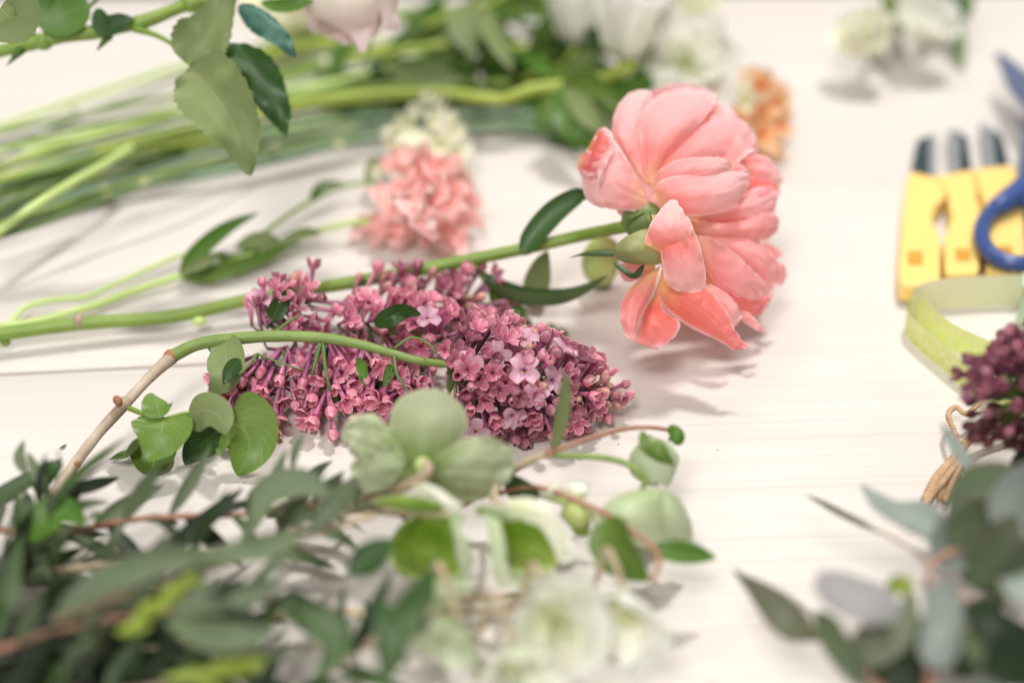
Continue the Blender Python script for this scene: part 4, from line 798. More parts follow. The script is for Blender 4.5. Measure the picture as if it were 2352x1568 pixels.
# ================================================================== EUCALYPTUS lower right
ZE = lambda x, y: (1599.4 + 0.4001 * x, 940.8 + 0.4001 * y)
ev = thing('eucalyptus_branch', 'grey green eucalyptus branch with broad oval leaves and reddish twigs at lower right', 'greenery', P(2352, 1500, 0))
def PE(x, y, z): return P(*ZE(x, y), z)
def el(pts, w, mat, up=(0, -0.5, 1), **k):
    k.setdefault('prof', 'ovate'); k.setdefault('cup', 0.12); k.setdefault('nv', 22); k.setdefault('nu', 10)
    return leaf_on(ev, [PE(*p) for p in pts], w, mat, up=up, **k)
def es(pts, r=(0.1, 0.08), mat='stem_red'): return build('twig', MB().tube([PE(*p) for p in pts], list(r), 8), M[mat], ev)
def ep(rows, mat, seed=0): return build('leaf', patch(rows, PE, 12, 22, 0.05, seed), M[mat], ev)
es([(2500, 300, 5.0), (2150, 560, 5.0), (1881, 620, 5.0), (1600, 760, 4.8), (1380, 860, 4.5), (1320, 980, 4.2)], (0.16, 0.07))
es([(2400, 1700, 4.0), (2000, 1500, 4.6), (1750, 1250, 4.8), (1500, 1050, 4.6), (1320, 980, 4.4)], (0.16, 0.07))
es([(1360, 890, 4.3), (1260, 815, 3.8), (1050, 695, 3.4)], (0.06, 0.05), 'stem_tan')
es([(1330, 1620, 3.5), (1340, 1500, 4.0), (1330, 1350, 4.4)], (0.14, 0.1))
es([(700, 1320, 3.4), (800, 1340, 3.6), (960, 1500, 3.4), (1100, 1620, 3.0)], (0.08, 0.1))
es([(1670, 450, 5.4), (1710, 490, 5.3), (1881, 620, 5.0)], (0.06, 0.09))
ep([(705, 1315, 690, 1328, 3.4, 0), (655, 1205, 540, 1330, 3.5, -0.1), (580, 1105, 430, 1255, 3.6, -0.15), (475, 1030, 345, 1135, 3.5, -0.15), (335, 965, 275, 1020, 3.3, -0.05), (215, 916, 208, 925, 3.2, 0)], 'euc_olive', 1)
ep([(1050, 695, 1045, 705, 3.4, 0), (960, 635, 930, 665, 3.3, -0.05), (840, 575, 790, 595, 3.2, -0.05), (740, 525, 705, 540, 3.1, -0.05), (632, 485, 630, 490, 3.1, 0)], 'euc_olive', 2)
ep([(1420, 740, 1360, 830, 4.4, 0), (1420, 600, 1330, 760, 4.6, -0.2), (1310, 520, 1180, 680, 4.6, -0.2), (1170, 525, 1070, 610, 4.6, -0.15), (1060, 480, 990, 540, 4.5, -0.05), (950, 425, 942, 435, 4.5, 0)], 'euc_blue', 3)
ep([(1675, 445, 1655, 455, 5.4, 0), (1620, 330, 1565, 380, 5.5, -0.08), (1540, 210, 1480, 270, 5.6, -0.08), (1460, 120, 1425, 165, 5.6, -0.05), (1412, 76, 1404, 84, 5.6, 0)], 'euc_blue', 4)
ep([(1180, 1120, 1140, 1210, 5.2, 0), (1100, 1020, 1000, 1235, 5.3, -0.15), (950, 960, 860, 1190, 5.3, -0.2), (810, 920, 730, 1110, 5.2, -0.15), (700, 925, 665, 1020, 5.1, 0)], 'euc_lav', 5)
el([(1340, 820, 4.4), (1480, 760, 4.6), (1600, 640, 4.6), (1640, 560, 4.4)], 1.0, 'euc_blue', prof='round', up=(0, -1, 0.5))
ep([(1210, 1010, 1270, 1080, 4.2, 0), (1150, 1130, 1280, 1230, 4.3, -0.1), (1000, 1200, 1240, 1340, 4.3, -0.2), (900, 1280, 1130, 1430, 4.2, -0.2), (885, 1360, 1010, 1490, 4.0, -0.1), (940, 1460, 975, 1492, 3.9, 0)], 'euc', 7)
ep([(1310, 1000, 1480, 990, 4.6, 0), (1300, 1120, 1530, 1100, 4.9, -0.2), (1290, 1260, 1550, 1250, 5.0, -0.25), (1275, 1380, 1520, 1370, 4.9, -0.2), (1330, 1480, 1460, 1480, 4.8, 0)], 'euc_blue', 6)
el([(1480, 1540, 4.0), (1520, 1440, 4.4), (1500, 1340, 4.6), (1460, 1270, 4.6)], 0.6, 'euc_dark', up=(0, -1, 0.3))
ep([(1535, 1110, 1535, 1170, 5.2, 0), (1620, 1085, 1580, 1270, 5.4, -0.15), (1720, 1120, 1680, 1330, 5.5, -0.2), (1840, 1190, 1820, 1355, 5.4, -0.15), (1980, 1260, 1960, 1340, 5.2, 0)], 'euc_dark', 8)
el([(680, 1160, 4.3), (760, 1260, 4.3), (860, 1440, 4.0), (1000, 1640, 3.6)], 0.42, 'euc', up=(-0.5, -0.6, 0.6), prof='lance')
el([(1000, 1500, 3.2), (1150, 1480, 3.4), (1290, 1420, 3.5), (1400, 1500, 3.0)], 1.2, 'euc_dark', prof='round')
el([(1881, 560, 5.2), (1760, 480, 5.6), (1600, 480, 5.6), (1440, 600, 5.3)], 0.95, 'euc', up=(0, -0.5, 1))
el([(2000, 420, 5.6), (1880, 470, 6.0), (1780, 560, 6.0), (1720, 720, 5.6)], 0.9, 'euc_blue', up=(0, -1, 0.5))
el([(1860, 700, 5.6), (1760, 780, 5.8), (1640, 900, 5.6), (1560, 1020, 5.2)], 0.9, 'euc', up=(0.2, -1, 0.4))
el([(2100, 760, 6.0), (1960, 860, 6.2), (1820, 980, 6.0), (1700, 1080, 5.6)], 0.85, 'euc', up=(0, -1, 0.4))
el([(1560, 1420, 4.6), (1640, 1380, 4.9), (1740, 1420, 4.9), (1820, 1520, 4.6)], 0.8, 'euc', up=(0, -0.8, 0.6))
el([(1700, 1560, 5.0), (1800, 1460, 5.3), (1940, 1440, 5.3), (2100, 1500, 5.0)], 0.8, 'euc_dark', up=(0, -0.8, 0.6))
el([(1880, 900, 6.0), (1960, 1000, 6.2), (2060, 1100, 6.2)], 0.9, 'euc_blue', up=(0, -0.8, 0.6))
el([(1700, 640, 5.0), (1560, 680, 5.4), (1420, 720, 5.4)], 0.8, 'euc', up=(0, -0.8, 0.6))
el([(1090, 1020, 4.8), (1180, 1000, 4.9), (1260, 1020, 4.9)], 0.28, 'lime', up=(0, -0.8, 0.6))
el([(1560, 800, 3.0), (1720, 860, 3.2), (1900, 900, 3.2)], 1.2, 'euc', prof='round')
for k in range(5):
    c = PE(rnd.uniform(1560, 2250), rnd.uniform(520, 1650), rnd.uniform(2.0, 4.4)); d = (rv() * V((1, 1, 0.3))).normalized()
    inst('leaf', rnd.choice(LV[rnd.choice(['rou', 'rou_d', 'rou_b', 'rou'])]), ev, c, frame(d, V((0, -0.5, 1)) + rv(0.5)), rnd.uniform(0.8, 1.1))

# ================================================================== pink and cream stock flower
sk = thing('stock_flower', 'salmon pink and cream ruffled flower spike lying behind the peony stem', 'flower', P(960, 560, 0))
skb = P(950, 560, 0)
def ruffle(c, nrm, R, mat, seed, par=sk, w=0.62):
    nrm = V(nrm).normalized(); x = nrm.cross(V((0.2, 1, 0.3))).normalized(); y = nrm.cross(x)
    for k in range(3):
        a = seed * 1.7 + k * 2.1; o_ = x * math.cos(a) + y * math.sin(a)
        sp = [c - nrm * R * 0.4, c + o_ * R * 0.25, c + o_ * R * 0.75 + nrm * R * 0.25, c + o_ * R + nrm * R * rnd.uniform(0, 0.3)]
        build('petal', blade(sp, R * w, up=nrm, cup=0.4, prof='petal', nu=8, nv=9, ruf=R * 0.55, seed=seed * 5 + k, rfreq=1.6), M[mat], par)
for i, (u, v, z, bu, bv, w) in enumerate([(820, 525, 0.5, 925, 490, 0.5), (842, 548, 0.4, 930, 500, 0.5), (862, 440, 1.6, 905, 500, 0.5), (885, 365, 2.0, 935, 400, 0.55), (925, 345, 2.6, 955, 420, 0.6), (985, 350, 3.0, 970, 430, 0.65), (1035, 365, 2.8, 985, 430, 0.6),
    (1070, 415, 1.8, 1000, 440, 0.6), (1082, 470, 1.4, 1000, 470, 0.65), (1078, 515, 1.0, 1000, 490, 0.6), (1055, 565, 0.6, 985, 500, 0.65), (1000, 570, 0.7, 965, 490, 0.65), (945, 548, 0.6, 935, 480, 0.6), (900, 555, 0.5, 925, 500, 0.55),
    (960, 470, 3.4, 970, 420, 0.75), (1020, 445, 3.4, 985, 400, 0.75), (985, 520, 2.6, 985, 450, 0.75), (925, 450, 2.8, 950, 400, 0.7), (1040, 500, 2.4, 1000, 450, 0.7), (1010, 400, 3.4, 975, 370, 0.65), (955, 405, 3.2, 960, 365, 0.65), (1055, 455, 2.4, 1010, 420, 0.6), (905, 500, 1.8, 940, 460, 0.6)]):
    bp, tp = P(bu, bv, 1.4), P(u, v, z); md = bp.lerp(tp, 0.55) - FWD * 0.5
    build('petal', blade([bp, md, tp.lerp(md, 0.25), tp + rv(0.2)], w * 1.1, up=(-FWD + rv(0.5)), cup=0.3, prof='petal', nu=12, nv=14, ruf=0.6, seed=i, rfreq=1.3), M['stock_pink'], sk)
for i, (u, v, z, R) in enumerate([(985, 235, 2.6, 0.45), (960, 255, 2.6, 0.5), (1015, 255, 2.5, 0.5), (940, 285, 2.8, 0.6), (990, 285, 3.2, 0.6), (1035, 300, 2.4, 0.6), (915, 305, 2.2, 0.5), (955, 325, 2.8, 0.65), (1010, 335, 2.8, 0.7), (1050, 350, 1.8, 0.6), (905, 330, 1.8, 0.5), (875, 395, 1.4, 0.4), (1060, 400, 1.4, 0.5)]):
    ruffle(P(u, v, z), (-FWD + V((0, 0.3, 0.3)) + rv(0.6)), R * 1.15, 'stock_cream', i + 40, w=0.6)
spn = [P(-10, 752, 0.3), P(60, 700, 0.35), P(180, 685, 0.3), P(300, 640, 0.35), P(430, 582, 0.5)]
build('stem', MB().tube([P(-40, 752, 0.4), P(60, 742, 0.4), P(200, 706, 0.4), P(330, 660, 0.4), P(420, 632, 0.5), P(540, 600, 0.5), P(680, 545, 0.6), P(820, 510, 0.9), P(930, 500, 1.4), P(975, 400, 1.6), P(985, 260, 2.0)], [0.17, 0.13], 8), M['stem_pale'], sk)
build('side_stem', MB().tube([P(20, 748, 0.4), P(60, 705, 0.5), P(130, 688, 0.5), P(200, 680, 0.5), P(280, 645, 0.6), P(380, 600, 0.7), P(440, 580, 0.7)], [0.13, 0.1], 8), M['stem_pale'], sk)
build('side_stem', MB().tube([P(560, 580, 0.5), P(620, 525, 0.6), P(700, 470, 0.7), P(780, 430, 0.8), P(880, 415, 1.0)], [0.12, 0.09], 8), M['stem'], sk)
for pts, w, m in (([(415, 632, 0.6), (450, 590, 1.0), (520, 530, 1.5), (595, 488, 1.9)], 0.42, 'leaf_mid'), ([(405, 636, 0.5), (480, 635, 0.4), (580, 605, 0.5), (690, 555, 0.6)], 0.42, 'leaf'), ([(410, 630, 0.9), (470, 605, 1.0), (520, 575, 0.9)], 0.32, 'leaf_pale'),
                  ([(540, 570, 0.6), (600, 555, 0.9), (650, 560, 0.7)], 0.4, 'leaf_pale'), ([(640, 560, 0.6), (700, 540, 0.8), (740, 535, 0.7)], 0.3, 'leaf_pale'), ([(710, 465, 0.7), (740, 430, 1.1), (790, 420, 1.0)], 0.22, 'leaf_mid'), ([(840, 430, 0.9), (860, 380, 1.3), (890, 370, 1.4)], 0.3, 'leaf_pale'), ([(500, 590, 0.4), (540, 600, 0.5), (600, 570, 0.7)], 0.3, 'leaf_mid')):
    leaf_on(sk, [P(*p) for p in pts], w, m, up=(0, -0.6, 1), cup=0.3, fold=0.3)

# ================================================================== BUNDLE of cut stems, upper left to upper middle
G2 = 'cut stems lying across the upper left'
def cut_stem(label, pts, r, mat, nodes=(), r2=None, nm='cut_flower', nmat='node_cream'):
    r *= 0.68; sp = [P(*p) for p in pts]; th = thing(nm, label, 'cut flower', V((sp[0].x, sp[0].y, 0)), G2)
    build('stem', MB().tube(sp, [r, r2 or r], 10, None, 0.06), M[mat], th)
    for (u, v, z) in nodes:
        build('node', MB().ball(P(u, v, z), r * 1.22, (1, 0.25, 0), 1.5, 10, 7), M[nmat], th)
    return th
cut_stem('very pale stem farthest back at the left, fading into the wood', [(-60, 318, 1.0), (0, 292, 1.0), (160, 236, 1.1), (300, 190, 1.3), (430, 150, 1.5), (600, 110, 1.6), (760, 60, 1.8)], 0.26, 'stem_pale')
s2 = cut_stem('thin dark stem with a short side twig, second from the back at the left', [(-60, 400, 0.8), (0, 362, 0.8), (90, 310, 0.9), (180, 268, 1.0), (320, 215, 1.1), (440, 168, 1.2), (600, 130, 1.2), (800, 60, 1.3)], 0.16, 'stem_dark')
build('side_twig', MB().tube([P(180, 270, 1.0), P(172, 255, 1.4), P(165, 243, 1.6)], [0.09, 0.05], 6), M['stem'], s2)
cut_stem('light green stem running just above the thick lime stem', [(-60, 410, 1.5), (0, 388, 1.5), (110, 340, 1.6), (270, 300, 1.6), (450, 240, 1.6), (640, 215, 1.5), (900, 160, 1.5)], 0.30, 'stem_pale')
cut_stem('thickest lime green stem, curving to the right of the cream flower spike', [(-60, 440, 1.4), (0, 418, 1.4), (150, 370, 1.6), (360, 318, 1.9), (480, 290, 2.0), (660, 246, 2.2), (830, 222, 2.4), (1005, 214, 2.4), (1100, 224, 2.4), (1160, 226, 2.4), (1225, 204, 2.6), (1290, 196, 2.8), (1380, 180, 2.8), (1460, 150, 3.0)], 0.42, 'stem_lime')
cut_stem('whitish green stem below the thick lime stem at the left edge', [(-60, 460, 1.7), (0, 430, 1.8), (80, 395, 1.9), (180, 360, 1.9), (300, 330, 1.5), (440, 300, 1.0)], 0.24, 'stem_glauc')
cut_stem('olive green stem squeezed beneath the thick lime stem', [(-60, 475, 1.0), (60, 420, 1.0), (200, 385, 1.0), (330, 360, 0.9), (480, 330, 0.8), (640, 300, 0.8)], 0.30, 'stem')
cut_stem('light green stem slanting up across the others at the left edge', [(-60, 575, 2.6), (0, 530, 2.8), (70, 480, 2.9), (145, 432, 2.9), (250, 372, 2.8), (300, 340, 2.6)], 0.30, 'stem_pale')
cut_stem('bluish green stem with swollen cream nodes nearest the viewer', [(-60, 530, 0.6), (0, 512, 0.6), (125, 467, 0.7), (235, 440, 0.7), (330, 422, 0.7), (540, 388, 0.8), (775, 332, 0.9), (870, 316, 0.9), (1050, 296, 0.9), (1240, 282, 1.0)], 0.34, 'stem_glauc', [(330, 422, 0.7), (775, 332, 0.9), (240, 438, 0.7)])
cut_stem('dark bluish stem just behind the one with cream nodes', [(-60, 495, 0.5), (120, 440, 0.5), (290, 392, 0.6), (490, 345, 0.7), (680, 297, 0.8), (850, 270, 0.8), (1050, 264, 0.9), (1280, 262, 1.0)], 0.30, 'stem_glauc')
cut_stem('shaded green stem lowest at the left edge, on the wood', [(-60, 545, 0.3), (60, 500, 0.3), (200, 470, 0.3), (260, 455, 0.3)], 0.26, 'stem_dark')
cut_stem('green stem rising to the leafy middle behind the thick lime stem', [(560, 262, 1.3), (660, 222, 1.6), (750, 196, 1.8), (850, 165, 2.0), (960, 128, 2.2), (1040, 92, 2.3), (1150, 60, 2.2)], 0.28, 'stem_pale')
cut_stem('bright stem with a blunt cut end behind the teal leaf', [(560, 190, 1.0), (640, 168, 1.2), (700, 155, 1.4), (752, 145, 1.5)], 0.42, 'stem', [(752, 145, 1.5)])
cut_stem('yellowish stem with a fat end under the pale rose', [(600, 130, 1.2), (680, 110, 1.4), (760, 100, 1.5), (820, 105, 1.5)], 0.55, 'stem_lime')
cut_stem('mid green stem farthest back behind the pale rose', [(700, 90, 1.0), (850, 50, 1.2), (1000, 30, 1.4), (1120, 5, 1.5)], 0.4, 'stem')
cut_stem('fat bright stem in front of the farthest one, behind the pale rose', [(760, 150, 1.0), (880, 105, 1.2), (1000, 60, 1.4), (1080, 30, 1.5)], 0.4, 'stem_lime')
cut_stem('dark stem under the thick lime curve, right of the cream spike', [(1040, 285, 0.4), (1150, 268, 0.4), (1280, 250, 0.5), (1400, 215, 0.6)], 0.35, 'stem_dark')
cut_stem('faint far stem leading to the pale rose', [(450, 215, 0.6), (620, 180, 0.8), (800, 130, 1.0), (1000, 90, 1.0)], 0.3, 'stem')
for lab, pts, r, m in [
 ('very thin pale stem crossing behind the hanging rose leaves', [(-60, 375, 0.6), (120, 322, 0.7), (330, 262, 0.8), (520, 220, 0.9), (700, 180, 1.0)], 0.14, 'stem_pale'),
 ('dark green stem in the shade below the light slanting one', [(-60, 505, 1.4), (40, 460, 1.5), (160, 408, 1.5), (270, 372, 1.4), (420, 350, 1.0)], 0.28, 'stem_dark'),
 ('bright green stem wedged between the lime and the bluish stems', [(-60, 455, 0.9), (80, 418, 0.9), (240, 372, 1.0), (420, 330, 1.1), (560, 312, 1.0)], 0.26, 'stem_lime'),
 ('deep shaded stem at the very bottom of the bundle near its left end', [(-60, 520, 0.3), (120, 478, 0.3), (280, 430, 0.3), (460, 390, 0.3), (700, 345, 0.3)], 0.28, 'stem_dark'),
 ('second deep shaded stem under the lime one, right of the rose leaves', [(400, 330, 0.4), (640, 285, 0.4), (860, 250, 0.5), (1080, 235, 0.5), (1280, 225, 0.5)], 0.32, 'stem_dark'),
 ('pale bluish stem half hidden behind the cream spike', [(640, 325, 0.4), (820, 300, 0.4), (1000, 280, 0.5), (1200, 300, 0.5), (1300, 305, 0.5)], 0.26, 'stem_glauc'),
 ('yellow green stem over the leafy middle, ending under the white flowers', [(800, 140, 2.6), (960, 110, 2.8), (1120, 100, 2.8), (1290, 130, 2.8)], 0.26, 'stem_lime'),
 ('olive stem just above the thick lime curve', [(640, 232, 1.6), (820, 205, 1.7), (1000, 195, 1.7), (1180, 190, 1.8)], 0.28, 'stem')]:
    cut_stem(lab, pts, r, m)
for k in range(12):
    v0 = 305 + k * 20 + rnd.uniform(-8, 8); z0 = rnd.uniform(0.6, 2.4); v1 = 190 + k * 13 + rnd.uniform(-12, 12)
    mt_ = ['stem', 'stem_pale', 'stem_glauc', 'stem_dark', 'stem_lime'][k * 3 % 5]
    lab = 'thin %s stem, %s from the back among the crossing thin stems' % (dict(stem='green', stem_pale='pale green', stem_glauc='bluish', stem_dark='dark green', stem_lime='lime')[mt_], 'first second third fourth fifth sixth seventh eighth ninth tenth eleventh twelfth'.split()[k])
    cut_stem(lab, [(-60, v0 + 20, z0), (60, v0 - 8, z0), (250, (v0 * 0.62 + v1 * 0.38) + rnd.uniform(-6, 6), z0), (450, (v0 * 0.3 + v1 * 0.7) - 6, z0), (640 + rnd.uniform(-40, 200), v1 - 20, z0 * 0.8)], rnd.uniform(0.11, 0.19), mt_)
# leafy mass
G3 = 'leafy stems in the upper middle'
for i, (lab, pts, n, keys) in enumerate([
    ('mid green leafy stem behind the thick lime stem', [(700, 200, 0.8), (850, 175, 1.2), (1000, 150, 1.8), (1150, 130, 2.2), (1300, 110, 2.4)], 26, ['a', 'b']),
    ('leafy stem with dark leaves at the top middle edge', [(900, 120, 0.8), (1020, 80, 1.6), (1150, 50, 2.2), (1300, 20, 2.4)], 28, ['a', 'b', 'c']),
    ('leafy stem under the white flowers at the top', [(1100, 200, 0.8), (1220, 170, 1.2), (1340, 140, 1.6), (1480, 100, 1.8)], 26, ['a', 'b']),
    ('bright leafy stem left of the peony bloom', [(1200, 290, 0.6), (1290, 250, 1.2), (1380, 220, 1.6), (1500, 180, 1.6)], 20, ['c', 'b']),
    ('dark leafy stem low behind the cream spike', [(750, 240, 0.5), (900, 230, 0.6), (1080, 200, 0.8), (1250, 190, 0.9)], 24, ['a', 'a', 'b'])]):
    if i == 0:
        gl = [dict(L=3.4, w=0.55, curl=0.2, prof='lance'), dict(L=4.2, w=0.75, curl=0.1, prof='lance', bend=0.1), dict(L=2.8, w=0.6, curl=0.35, prof='ovate')]
        leafset('a', 'leaf_dark', gl); leafset('b', 'leaf_mid', gl); leafset('c', 'leaf', gl)
    spray('foliage_sprig', lab, pts, n, keys, G3, 'stem', 0.22, (0.75, 1.15), cat='foliage')
fs = thing('foliage_sprig', 'stem with pale drooping leaves at the top middle', 'foliage', P(1090, 120, 0), G3)
build('stem', MB().tube([P(980, 60, 3.6), P(1060, 20, 4.2), P(1120, 10, 4.4), P(1250, -60, 4.0)], [0.15, 0.12], 8), M['stem_lime'], fs)
for pts, w, m in (([(1070, 5, 4.6), (1068, 45, 4.4), (1072, 85, 4.0), (1085, 128, 3.4)], 0.95, 'leaf_pale'), ([(1115, 20, 4.4), (1125, 60, 4.6), (1150, 110, 4.4), (1180, 165, 3.8)], 0.55, 'leaf_pale'), ([(880, 155, 2.0), (950, 170, 2.4), (1020, 180, 2.4), (1075, 185, 2.2)], 0.6, 'leaf_pale'), ([(1130, 5, 4.0), (1200, 20, 4.2), (1270, 10, 4.2)], 0.6, 'leaf'),
                  ([(1290, 200, 3.0), (1300, 260, 2.8), (1330, 310, 2.2), (1362, 350, 1.4)], 0.75, 'leaf_mid'), ([(1300, 200, 3.0), (1330, 240, 3.2), (1370, 280, 3.0), (1410, 285, 2.6)], 0.55, 'leaf_pale'), ([(1285, 205, 3.0), (1262, 240, 2.8), (1250, 280, 2.2), (1240, 310, 1.6)], 0.45, 'leaf'), ([(1290, 195, 3.0), (1330, 190, 3.4), (1390, 215, 3.4), (1430, 260, 3.0)], 0.6, 'leaf'), ([(1270, 180, 3.0), (1230, 140, 3.2), (1180, 120, 3.0)], 0.5, 'leaf_mid'), ([(1300, 190, 2.6), (1340, 150, 3.2), (1380, 90, 3.4)], 0.5, 'leaf_pale'), ([(1380, 230, 2.2), (1430, 240, 2.6), (1480, 220, 2.6)], 0.6, 'leaf'), ([(1365, 110, 3.6), (1362, 60, 4.2), (1372, 0, 4.8)], 0.45, 'leaf_dark'), ([(1458, 148, 3.0), (1490, 95, 3.8), (1545, 0, 4.8)], 0.4, 'leaf_dark'), ([(1460, 160, 2.6), (1480, 200, 2.2), (1500, 240, 1.6)], 0.55, 'leaf_mid'), ([(1300, 45, 3.4), (1250, 70, 3.4), (1210, 110, 3.0)], 0.5, 'leaf')):
    leaf_on(fs, [P(*p) for p in pts], w, m, up=(0, -0.9, 0.5), cup=0.25, prof='lance')

# ================================================================== white and coloured flowers farther back
def bloom(name, label, cat, u, v, z, ax, R, mats, n, layers=2, op=0.7, group=None, w=0.55, stem=None, smat='stem', cup=0.4):
    c = P(u, v, z); th = thing(name, label, cat, V((c.x, c.y, 0)), group)
    for k in range(layers):
        cup_flower(th, c, ax, R * (1 - 0.22 * k), mats, k * 1.1 + u * 0.01, n, cup, op * (1 - 0.25 * k), 'petal', w)
    if stem:
        build('stem', MB().tube([c] + [P(*p) for p in stem], [0.2, 0.2], 8), M[smat], th)
    return th
bloom('tulip', 'white cup shaped flower at the top edge between two dark leaves', 'flower', 1438, 140, 3.0, (0.05, 0.2, 1), 3.4, ('white',), 6, 2, 0.5, None, 0.5, [(1400, 170, 2.6), (1300, 200, 2.2)], 'stem_lime')
bloom('tulip', 'white flower at the top edge, left of the cup shaped one', 'flower', 1325, 105, 3.0, (0.0, 0.3, 1), 3.2, ('white',), 6, 2, 0.5, None, 0.5, [(1290, 150, 2.2), (1200, 180, 1.8)], 'stem_lime')
chry = thing('chrysanthemum', 'large white many petalled flower above the peony bloom', 'flower', P(1590, 180, 0))
cc = P(1580, 150, 2.6)
for k in range(44):
    d = (rv().normalized() + V((0.2, -0.1, 0.25))).normalized()
    if d.z < -0.5: continue
    L = rnd.uniform(2.0, 3.3); sd = rv(0.4)
    build('petal', blade([cc + d * 0.3, cc + d * L * 0.5 + sd * 0.2, cc + d * L * 0.85 + sd, cc + d * L * 0.8 + sd * 1.8 + V((0, 0, 0.2))], 0.5, up=-FWD, cup=0.4, prof='strap', nu=4, nv=7), M['white'], chry)
build('stem', MB().tube([cc, P(1480, 190, 1.5), P(1350, 220, 0.8)], [0.25, 0.22], 8), M['stem'], chry)
for k, (u, v) in enumerate(((1530, 50), (1600, 70))): 
    for j in range(3):
        c = P(u, v, 3.4); d = V((rnd.uniform(-.6, .6), 0.2, 1)).normalized()
        build('petal', blade([c, c + d * 1.2, c + d * 2.2 + rv(0.3)], 0.5, up=V((0, -1, 0.2)), cup=0.4, prof='petal', nu=6, nv=8, ruf=0.2, seed=k * 3 + j), M['stock_cream'], chry)
orf = thing('orange_flower', 'orange and cream ruffled flower just behind the peony bloom', 'flower', P(1740, 330, 0))
for i, (u, v, z, R, m) in enumerate([(1745, 200, 2.4, 0.9, 'orange'), (1710, 235, 2.2, 0.9, 'stock_cream'), (1780, 240, 2.0, 0.8, 'orange'), (1740, 260, 2.4, 1.0, 'orange'), (1790, 290, 1.4, 0.7, 'orange'), (1750, 310, 1.8, 0.9, 'orange'), (1700, 280, 2.2, 0.8, 'orange'), (1765, 345, 0.8, 0.8, 'orange'), (1720, 195, 2.0, 0.6, 'orange'), (1790, 215, 1.6, 0.6, 'orange'), (1735, 360, 0.6, 0.7, 'orange'), (1725, 180, 2.4, 0.6, 'orange')]):
    ruffle(P(u, v, z), (-FWD + rv(0.7)), R, m, i + 70, orf)
build('stem', MB().tube([P(1730, 300, 1.2), P(1640, 330, 0.8), P(1500, 380, 0.4)], [0.15, 0.15], 8), M['stem'], orf)
# rose at top left: raised stem, leaves, pale bloom
rs = thing('rose', 'pale pink rose on a raised green stem across the upper left corner', 'flower', P(-60, 300, 0))
dR = 56.0
RQ = lambda u, v, d=dR: Q(u, v, d)
rpts = [RQ(-80, 145, 57), RQ(0, 118, 57), RQ(120, 90, 57), RQ(230, 72, 57), RQ(330, 50, 57), RQ(430, 12, 57.5), RQ(520, -12, 58), RQ(620, -40, 58.5), RQ(760, -60, 58.5)]
build('stem', MB().tube(rpts, lambda q: 0.27 + 0.02 * math.sin(q * 40), 12, 60, 0.06), M['stem'], rs)
for (u, v, d) in ((100, 96, 57), (320, 56, 57), (440, 10, 57.4)):
    build('node', MB().ball(RQ(u, v, d), 0.36, (1, 0.2, 0), 1.1, 10, 7), M['stem'], rs)
for a, b in (((250, 80, 56.9), (222, 118, 56.6)), ((50, 112, 56.9), (15, 152, 56.6))):
    A, B = RQ(*a), RQ(*b); build('thorn', MB().tube([A, A.lerp(B, 0.5), B], [0.22, 0.01], 7, 6), M['leaf_mid'], rs)
build('leaf_stalk', MB().tube([RQ(310, 68, 56.8), RQ(355, 80, 56.5), RQ(400, 105, 56.2), RQ(440, 148, 56)], [0.14, 0.07], 8), M['stem'], rs)
build('leaf_stalk', MB().tube([RQ(98, 80, 56.9), RQ(125, 65, 56.8), RQ(155, 45, 56.8), RQ(215, 8, 56.8), RQ(260, -40, 56.8)], [0.09, 0.07], 8), M['stem_dark'], rs)
def rl(pts, w, mat, up=None, **k):
    k.setdefault('prof', 'ovate'); k.setdefault('serr', 14); k.setdefault('nv', 56); k.setdefault('nu', 10); k.setdefault('cup', 0.12)
    return build('leaf', blade([RQ(*p) for p in pts], w, up=V(up) if up else -FWD, **k), M[mat], rs)
rl([(440, 152, 55.8), (480, 200, 55.6), (540, 290, 55.3), (575, 402, 55.4)], 1.45, 'leaf_pale', ruf=0.5, fold=0.22, cup=0.2, seed=4)
rl([(455, 150, 56.4), (560, 150, 56.4), (620, 220, 56.4), (662, 315, 56.5)], 0.95, 'leaf_dark', cup=-0.3, ruf=0.3)
rl([(448, 155, 56.5), (452, 200, 56.4), (462, 240, 56.3)], 0.25, 'leaf_dark')
rl([(435, 150, 56.0), (455, 110, 56.0), (490, 60, 56.1), (540, -60, 56.2)], 1.15, 'leaf_pale', ruf=0.35, fold=0.2, seed=9)
rl([(548, 15, 56.4), (590, 45, 56.2), (640, 85, 56.0), (684, 134, 56.0)], 0.52, 'leaf_teal', cup=-0.3, ruf=0.45, serr=9)
rl([(205, 12, 56.8), (150, 30, 56.5), (110, 30, 56.4), (70, 0, 56.3)], 0.95, 'leaf_mid')
rl([(222, 20, 56.8), (240, 60, 56.6), (280, 50, 56.5), (306, 42, 56.5)], 0.45, 'leaf_dark')
rl([(0, 20, 50.5), (40, 40, 50.2), (80, -20, 50)], 1.0, 'leaf_pale')
rl([(90, 85, 57.4), (60, 90, 57.6), (40, 70, 57.6)], 0.3, 'leaf_mid')
rb = RQ(800, -60, 60)
